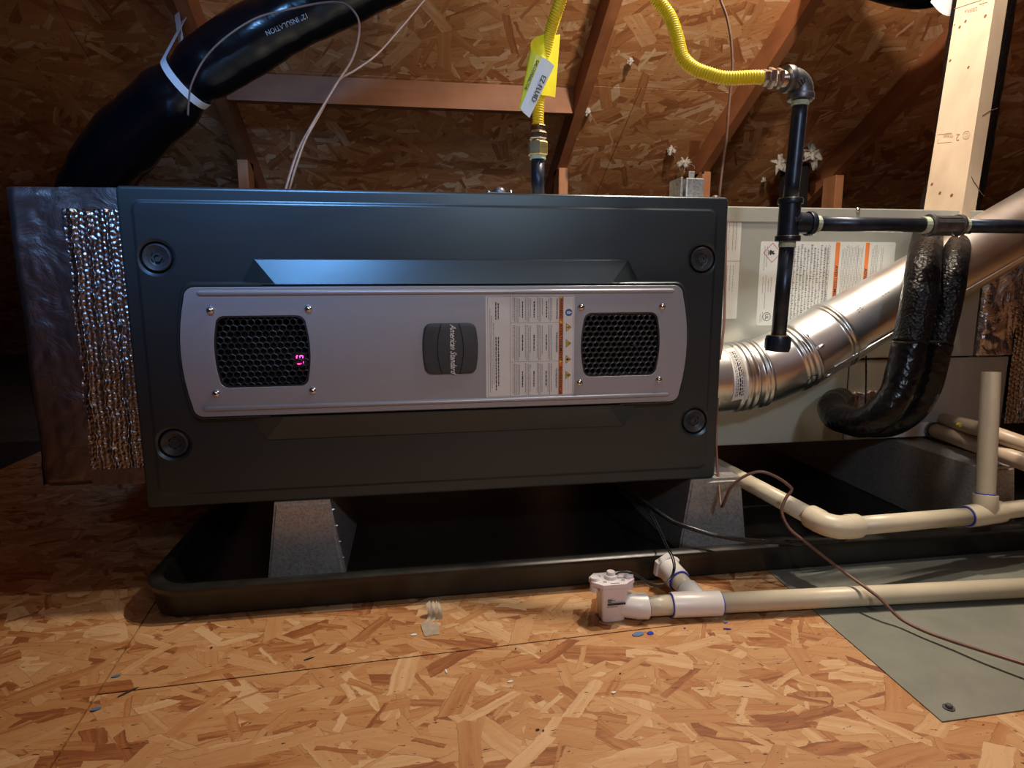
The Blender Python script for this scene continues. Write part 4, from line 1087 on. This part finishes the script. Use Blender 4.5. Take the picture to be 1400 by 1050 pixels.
kf = thing('pan_fitting', 'grey-white threaded drain fitting in the wall of the black pan', 'fitting', tuple(jb))
kc = jb+bdir*.020
kc_ = hexnut(kc, kc+bdir*.010, .0215); obj('hex_flange', kc_, m_pvcw, kf)
# float switch
fs = thing('float_switch', 'white plastic overflow float switch box on the floor', 'float switch', tuple(atZ(840, 855, 0)))
fc = atZ(840, 853, 0); fy = fc.y+.016; fx = fc.x
def body(z, hw, hd, r=.005):
    pts = []
    for cx, cy, a0 in ((fx+hw-r, fy+hd-r, 0), (fx-hw+r, fy+hd-r, PI/2), (fx-hw+r, fy-hd+r, PI), (fx+hw-r, fy-hd+r, 1.5*PI)):
        for k in range(5): a = a0+PI/2*k/4; pts.append(V(cx+r*math.cos(a), cy+r*math.sin(a), z))
    return pts
obj('housing', loft([body(.0012, .0145, .0125), body(.003, .0158, .0138), body(.049, .0185, .0165), body(.0515, .0188, .0168)]), m_switch, fs, 40)
cz = .0512
octa = lambda z, s=1.: [V(fx+x*s, fy+y*s, z) for x, y in ((.0295, -.006), (.0295, .007), (.020, .0175), (-.020, .0175), (-.0295, .007), (-.0295, -.006), (-.017, -.0188), (.014, -.0188))]
obj('cap_flange', bev(loft([octa(cz), octa(cz+.0055)]), .0012, 2), m_switch, fs, 40)
for s in (-1, 1):
    p_ = V(fx+s*.0235, fy-.001, cz-.010); obj('screw_boss', cyl(p_, p_+V(0, 0, .0195), .0062, 18, bevel=.0012), m_switch, fs, 40)
k = nb(); tube([V(fx-.001, fy+.001, cz+.005), V(fx-.001, fy+.001, cz+.010), V(fx-.001, fy+.001, cz+.0105), V(fx-.001, fy+.001, cz+.0150)], [.0088, .0080, .0060, .0052], 20, k)
obj('wire_gland', k, m_switch, fs, 40)
oo = atZ(862, 829.5, ZC)
obj('outlet_socket', tube([V(fx+.010, fy-.001, ZC+.003), V(fx+.017, fy-.0015, ZC+.001), L0.lerp(L1, .35), L1-d_*.001, L1], [.0145, .0165, .0172, .0172, .0160], 28), m_pvcw, fs, 40)
obj('blue_cement', tube([L1-d_*.0005, L1+d_*.0012], [OD*1.15, OD*1.03], 28), m_blue_pr, fs)
pr_ = nb(); yb = fy-.0178
for z, h, xw in ((.0345, .0009, .006), (.0330, .0009, .010), (.0315, .0009, .005)): quad(fx-.010, fx-.010+xw, z, z+h, yb+.0009, pr_)
for z, h, xw in ((.0268, .0030, .0245),): quad(fx-.010, fx-.010+xw, z, z+h, yb+.0012, pr_)
bars(.0240, fx-.010, fx+.004, yb+.0015, .0011, random.Random(1), pr_, (.001, .002), .0007, horiz=True)
obj('printed_label', pr_, m_ink, fs)
pr_ = nb()
for x, y in ((-.015, .008), (.010, .008), (-.012, -.009), (.013, -.008)):
    c_ = V(fx+x, fy+y, cz+.0057); rg = lambda r: [c_+V(math.cos(a)*r, math.sin(a)*r, 0) for a in [2*PI*k/12 for k in range(12)]]
    loft([rg(.0022), rg(.0012)], pr_, False, False)
bmx = box(fx-.006, fx+.006, fy-.0155, fy-.0145, cz+.0056, cz+.0058); merge(pr_, bmx)
obj('printed_mark', pr_, m_ink, fs)

# upper condensate line with standpipe
ul = thing('condensate_line', 'cream plastic condensate pipe with elbow and upright open standpipe, right of the furnace', 'drain pipe', tuple(atZ(1340, 720, .09)))
Q0 = atZ(962, 627, .118); QE = atZ(1138, 722, .104); Q2 = atD(1322, 706, .972); Q3 = atD(1368, 699, .985); Q4 = atD(1440, 690, 1.03)
Q1 = QE
u1 = (Q1-Q0).normalized(); u2 = (Q2-Q1).normalized()
pvc_tube(Q0, Q1-u1*.03, ul); pvc_tube(Q1+u2*.03, Q2+u2*.008, ul)
ep = spline([Q1-u1*.040, Q1-u1*.018, Q1+(u2-u1)*.006, Q1+u2*.018, Q1+u2*.042], 8)
eb = tube(ep, FR*.985, 28); merge(eb, cyl(Q1-u1*.042, Q1-u1*.022, FR*1.03, 28, bevel=.0012)); merge(eb, cyl(Q1+u2*.026, Q1+u2*.046, FR*1.03, 28, bevel=.0012))
obj('elbow', eb, m_pvc, ul, 45)
u3 = (Q3-Q2).normalized()
tb = cyl(Q2, Q3, FR*1.02, 30, bevel=.0012); mc = Q2.lerp(Q3, .52); S1 = atD(1354.5, 509, .985); us = (S1-mc).normalized()
merge(tb, cyl(mc, mc+us*.030, FR*1.02, 30, bevel=.0012)); obj('tee', tb, m_pvc, ul, 45)
sp_ = hollow(mc+us*.022, S1, OD, OD*.80); obj('standpipe', sp_, m_pvc, ul, 50)
obj('pipe_section', tube(spline([Q3-u3*.005, Q3+u3*.02, Q4], 6), OD, 28), m_pvc, ul, 'all')
for c_, dd in ((Q1-u1*.0425, u1), (Q1+u2*.0465, u2), (Q2-u3*.0004, u3)):
    obj('blue_cement', tube([c_-dd*.0012, c_+dd*.0010], OD*1.15, 28), m_blue_pr, ul)
obj('blue_cement', tube([mc+us*.0300, mc+us*.0316], OD*1.10, 28), m_blue_pr, ul)
# tan pipes leaving the coil cabinet
tp = thing('tan_drain_pipe', 'upper tan plastic pipe leaving the coil cabinet at far right', 'drain pipe', tuple(atD(1300, 575, 1.25)))
obj('pipe_section', tube([atY(1290, 574, CY+.002), atD(1345, 588, 1.10), atD(1440, 622, 1.0)], OD, 24), m_pvct, tp, 'all')
tp = thing('tan_drain_pipe', 'lower tan plastic pipe with black ring leaving the coil cabinet at far right', 'drain pipe', tuple(atD(1300, 590, 1.2)))
a_, b_ = atY(1272, 586, CY+.002), atD(1440, 646, .96)
obj('pipe_section', tube([a_, b_], OD*1.05, 24), m_pvct, tp, 'all')
dd = (b_-a_).normalized(); obj('black_ring', tube([a_+dd*.012, a_+dd*.018], OD*1.2, 24), m_cable, tp)
obj('yellow_sticker', tube([atD(1309, 580.5, 1.155), atD(1313, 581, 1.15)], .004, 8), m_yellow, tp)

# ================================================================ BLACK FLEX DUCT
fd = thing('flex_duct', 'thick black plastic-jacketed flexible duct hanging at upper left', 'flexible duct', tuple(atD(250, 110, 1.6)))
fp_ = [atD(640, -110, 1.50), atD(540, -48, 1.50), atD(440, 2, 1.50), atD(365, 42, 1.50), atD(305, 78, 1.50), atD(262, 108, 1.50), atD(225, 142, 1.52), atD(175, 190, 1.56), atD(130, 250, 1.62), atD(105, 320, 1.66), atD(95, 400, 1.66)]
s_ = resample(spline(fp_, 12), .012); kk = min(range(len(s_)), key=lambda i: (s_[i]-atD(252, 114, 1.5)).length)
def fr_(i):
    r = .073*(1-.22*math.exp(-((i-kk)/3.2)**2))+.006*noise.noise(s_[i]*7)
    return r*(1.0 if i < kk else 1.05)
obj('jacket', tube(s_, fr_, 40, sq=lambda i, a: 1+.035*noise.noise(V(math.cos(a)*1.5, math.sin(a)*1.5, i*.35))), m_duct, fd, 'all')
# printing on the jacket
pt = nb()
Pm = atD(405, 28, 1.425); an = math.atan2(-(12-46), 438-365)
rot = Matrix.Rotation(PI-an*1.0, 4, 'Y') @ ROT_FRONT
text('jacket_print', '12" INSULATION', .016, tuple(atD(392, 33, 1.419)), m_inkgrey, fd, rot=rot, width=.100, thick=.0001)
# strap
tdir = (s_[kk+1]-s_[kk-1]).normalized(); cS = s_[kk]
stp = thing('duct_strap', 'white webbing strap looped round the black duct and nailed to the rafter', 'strap', tuple(cS))
side_ = tdir.cross(V(0, 0, 1)).normalized(); upn = side_.cross(tdir).normalized(); rs = fr_(kk)+.004
lp = []
if side_.dot(CAM-cS) < 0: side_ = -side_
anch = roofpt(243, 20, 0)+V(0, -.006, 0); anch2 = roofpt(243, 20, 0)+V(.012, .02, 0)
Lp = [cS+(upn*math.cos(a)+side_*math.sin(a))*rs for a in [math.radians(q) for q in range(40, 325, 12)]]
def band(pts, w=.0085, t=.0009, axis=tdir):
    bm = nb(); loops = []
    for i, p in enumerate(pts):
        T = (pts[min(i+1, len(pts)-1)]-pts[max(i-1, 0)]).normalized(); N = T.cross(axis).normalized()*t
        loops.append([p-axis*w, p+axis*w, p+axis*w+N, p-axis*w+N])
    return loft(loops, bm)
obj('loop', band([anch2]+Lp+[anch]), m_strap, stp, 40)
# second black duct, top right, with its white strap
d2 = thing('flex_duct', 'black duct just showing at the top edge left of the pale post', 'flexible duct', tuple(atD(1250, -20, 1.7)))
obj('jacket', tube(spline([atD(1120, -75, 1.7), atD(1200, -42, 1.7), atD(1262, -28, 1.7), atD(1300, -40, 1.7), atD(1400, -90, 1.7)], 8), .070, 30), m_duct, d2, 'all')
b_ = band([atD(1270, -30, 1.6), atD(1283, -3, 1.6), atD(1300, 12, 1.6), atD(1325, -2, 1.6), atD(1350, -40, 1.6)], .012, .001, V(0, 1, 0))
st2 = thing('duct_strap', 'white strap at the top edge beside the pale post', 'strap', tuple(atD(1300, 10, 1.6)))
obj('loop', band(spline([atD(1277, -10, 1.52), atD(1290, 4, 1.52), atD(1303, 9, 1.52), atD(1318, 2, 1.52), atD(1335, -14, 1.52)], 5), .020, .001, V(.1, -.3, .95).normalized()), m_strap, st2)
# black pipe through the roof behind the gas pipe
vs_ = thing('black_stack', 'black pipe going up through the roof deck behind the gas pipe', 'pipe', tuple(roofpt(1088, 212)))
rp_ = roofpt(1088, 214)
obj('pipe_section', cyl((rp_.x, rp_.y, .02), (rp_.x, rp_.y+.0, rp_.z-.035), .058, 28), m_void, vs_, 'all')

# ================================================================ INSULATION TUFTS
def tuft(px, py, size, label, seed, off=-.012):
    c_ = roofpt(px, py, RD+off); rr = random.Random(seed); bm = nb()
    r = bmesh.ops.create_icosphere(bm, subdivisions=3, radius=1)
    for v in bm.verts:
        n = v.co.copy(); d = .8+1.1*noise.noise(n*1.6+V(seed, 0, 0))+.8*noise.noise(n*4+V(0, seed, 0))+.3*noise.noise(n*11)
        v.co = c_+V(n.x*size*d, n.y*size*d*.5, n.z*size*d*(.9 if n.z > 0 else 1.1))
    for k in range(3):
        a = rr.uniform(0, 2*PI); e = c_+V(math.cos(a)*size*rr.uniform(1.0, 1.7), -size*.2, math.sin(a)*size*rr.uniform(.8, 1.6)-size*.3); tube(spline([c_, c_.lerp(e, .5)+V(size*rr.uniform(-.4, .4), -size*.3, 0), e, e+V(size*.2, 0, -size*rr.uniform(.1, .7))], 3), size*.035, 4, bm)
    o = obj('insulation_tuft', bm, m_fluff, None, 'all'); return tag(o, label, 'insulation tuft', 'white insulation tufts on the roof deck')
tuft(918, 205, .018, 'small white insulation tuft on the roof deck, left of the galvanized bracket', 1)
tuft(936, 222, .024, 'ragged white insulation tuft just above the galvanized bracket', 2, -.05)
tuft(1066, 224, .034, 'white insulation tuft left of the upright black gas pipe', 3, -.06)
tuft(1112, 212, .036, 'white insulation tuft right of the upright black gas pipe', 4, -.06)
tuft(803, 152, .014, 'tiny white insulation tuft beside the truss behind the yellow hose', 5)
tuft(1044, 246, .012, 'white insulation scrap low on the roof deck, dangling left of the gas pipe', 6)
tuft(862, 83, .010, 'splintered white scrap high on the roof deck between hose and truss', 8, -.01)

# ================================================================ WIRES
def wire(name, label, pts, r, mat, group=None, cat='wire', n=8):
    t = thing(name, label, cat, tuple(pts[len(pts)//2]), group)
    obj('strand', tube(resample(spline(pts, n), .004), r, 8), mat, t, 'all'); return t
A_ = lambda l: [atD(*q) for q in l]
wire('control_wire', 'thin grey-brown wire draped over the black duct and down to the furnace', A_([(257, 158, 1.42), (258, 140, 1.41), (262, 115, 1.39), (280, 80, 1.38), (310, 50, 1.37), (350, 25, 1.37), (390, 14, 1.37), (440, 4, 1.36), (470, 5, 1.33), (488, 22, 1.28), (491, 45, 1.22), (482, 80, 1.17), (460, 115, 1.12), (430, 165, 1.08), (408, 205, 1.05), (393, 250, 1.02), (388, 275, 1.02)]), .0022, m_brown2, 'control wires at upper left')
wire('control_wire', 'thin brown wire running from the top edge down to the furnace, beside the draped wire', A_([(596, -20, 1.3), (578, 3, 1.27), (545, 42, 1.24), (515, 75, 1.2), (486, 96, 1.17), (462, 112, 1.13), (436, 158, 1.09), (418, 190, 1.06), (407, 220, 1.04), (397, 252, 1.03), (390, 275, 1.03)]), .0022, m_brown2, 'control wires at upper left')
wr = [atD(978, -25, 1.02), atD(985, 0, 1.02), atD(994, 25, 1.02), atD(1000, 60, 1.02), atD(1001, 100, 1.02), atD(997, 140, 1.02), atD(993, 190, 1.02), atD(988, 225, 1.03), atD(984, 262, 1.03), V(0, 0, 0)]
wr[-1] = V(wr[-2].x, wr[-2].y, .575)
wire('thermostat_wire', 'brown wire dropping from the roof to the right end of the furnace top', wr, .0022, m_brown)
wl = [atD(993, 300, 1.075), atD(992, 350, 1.07), atD(991, 400, 1.07), atD(990, 440, 1.065), atD(987, 470, 1.055), atD(983, 500, 1.05), atD(981, 545, 1.05), atD(979, 600, 1.05), atD(981, 640, 1.045), atD(984, 675, 1.02), atD(986, 692, 1.0), atD(990, 687, .985), atD(1000, 665, .97), atD(1020, 650, .96), atD(1042, 645, .955), atD(1065, 654, .95), atD(1081, 666, .945), atD(1082, 671, .945),
      atD(1074, 682, .94), atD(1069, 700, .93), atD(1079, 722, .92), atD(1100, 740, .91), atD(1150, 779, .875), atZ(1190, 808, .036), atZ(1205, 820, .030), atZ(1230, 845, .014), atZ(1262, 862, .011), atZ(1300, 876, .012), atZ(1350, 892, .016), atZ(1440, 920, .02)]
wire('thermostat_wire', 'long brown wire looping from the furnace side over the pipes and across the metal sheet', wl, .0023, m_brown)
wire('power_cable', 'shiny black cable sagging from under the furnace across the pedestal to the pan', A_([(800, 655, 1.25), (826, 660, 1.2), (850, 668, 1.12), (872, 680, 1.04), (900, 700, .99), (922, 714, .965), (945, 722, .95), (975, 731, .94), (1010, 737, .94), (1060, 741, .945), (1120, 741, .96), (1180, 736, 1.0), (1260, 730, 1.06)]), .0036, m_cable, cat='cable')
w1 = [(870, 685, 1.06), (882, 692, 1.02), (893, 705, .97), (904, 727, .93), (912, 745, .90), (920, 760, .87), (923, 775, .86), (918, 790, .85), (905, 800, .84), (890, 798, .835), (876, 788, .835), (862, 782, .835), (848, 782, .835), (840, 787, .835), (837, 793, .838)]
wire('switch_wire', 'thin black wire pair leading from the float switch up under the furnace, outer strand', A_(w1), .0010, m_cable, 'float switch wires')
wire('switch_wire', 'thin black wire pair leading from the float switch up under the furnace, inner strand', A_([(x-2.2, y+1.2, d+.003) for x, y, d in w1[:-1]]+[(836, 793, .84)]), .0010, m_cable, 'float switch wires')

# ================================================================ SMALL THINGS ON THE FLOOR
tp = thing('masking_tape_scrap', 'crumpled translucent tape scrap sticking up at the front of the drain pan', 'tape', tuple(atZ(590, 852, 0)))
p0 = atZ(578, 868, 0)
f_ = lambda x, y, z: atZ(x, y, z)
b = nb(); rows = [(f_(580, 869, .001), f_(601, 866, .001)), (f_(576, 852, .0015), f_(600, 854, .001)), (atD(584, 845, .842), atD(604, 848, .842)), (atD(584, 834, .845), atD(605, 838, .842)), (atD(581, 827, .848), atD(604, 829, .847)), (atD(586, 822, .855), atD(600, 822, .855))]
lft, rgt = spline([r[0] for r in rows], 4), spline([r[1] for r in rows], 4); g_ = []
for i, (a, c_) in enumerate(zip(lft, rgt)):
    row = []
    for k in range(9):
        q = a.lerp(c_, k/8); q = q+V(0, -.0025*abs(math.sin(k*1.9+i*.35)), .0022*math.sin(k*2.3)*min(1, i/12)); row.append(b.verts.new(q))
    g_.append(row)
for r1, r2 in zip(g_, g_[1:]):
    for k in range(8): b.faces.new((r1[k], r1[k+1], r2[k+1], r2[k]))
obj('film', b, m_tape, tp, 'all')
def chip(px, py, w, h, ang, mat, name, label, cat='scrap', group=None, t=.0008):
    c_ = atZ(px, py, .0005); bm = nb(); n = 7; rr = random.Random(int(px*7+py)); 
    pts = [V(math.cos(a)*w*rr.uniform(.75, 1), math.sin(a)*h*rr.uniform(.6, 1), 0) for a in [2*PI*k/n for k in range(n)]]
    R_ = Matrix.Rotation(ang, 3, 'Z'); pts = [c_+R_ @ p for p in pts]
    loft([pts, [p+V(0, 0, t) for p in pts]], bm); return tag(obj(name, bm, mat), label, cat, group)
chip(873, 867, .010, .005, .2, m_bluechip, 'paint_scrap', 'dark blue scrap on the floor in front of the float switch, left of two')
chip(889, 866, .0055, .0045, .1, m_blue_pr, 'paint_scrap', 'bright blue scrap on the floor in front of the float switch, right of two')
chip(994, 860, .006, .0016, -.3, m_blue_pr, 'paint_scrap', 'thin blue sliver on the floor in front of the drain tee')
chip(992, 851, .004, .002, .1, m_bluechip, 'paint_scrap', 'grey-blue flake on the floor just before the drain tee')
chip(936, 859, .0015, .0015, 0, m_blue_pr, 'paint_scrap', 'tiny blue dot on the floor below the drain tee')
for i, (px, py, w_, h_, a_, m_, lb) in enumerate(((174, 947, .012, .0016, .75, m_ink, 'dark splinter at the left end of the floor joint'), (158, 925, .0055, .003, .3, m_bluechip, 'oval dark knot chip near the left floor joint'), (131, 970, .006, .003, .3, m_bluechip, 'dark oval chip left of the floor joint crossing'),
        (422, 901, .007, .0013, .4, m_ink, 'dark splinter on the floor below the left pedestal'), (739, 890, .0008, .0012, 0, m_ink, 'tiny dark crumb in mid floor'), (610, 918, .0013, .005, .1, m_whitecl, 'small pale curl on the floor before the tape scrap'), (566, 868, .005, .0025, .1, m_whitecl, 'pale flake on the floor just left of the tape scrap'),
        (698, 932, .004, .002, .2, m_whitecl, 'small pale flake in the middle of the floor'), (839, 947, .0035, .002, .1, m_whitecl, 'pale flake on the floor below the float switch'), (735, 998, .0025, .0012, .1, m_ink, 'black crumb near the bottom middle of the floor'), (743, 999, .0012, .0012, .1, m_ink, 'smaller black crumb beside another near the bottom middle of the floor'), (848, 921, .0015, .0012, .1, m_ink, 'black speck on the floor between two flakes'),
        (289, 886, .0015, .0025, .2, m_ink, 'black speck on the floor near the pan shadow at left'), (705, 887, .0010, .0015, .2, m_ink, 'tiny black speck on the floor joint'))):
    chip(px, py, w_, h_, a_, m_, 'wood_splinter' if m_ is m_ink else 'debris_flake', lb, 'debris')
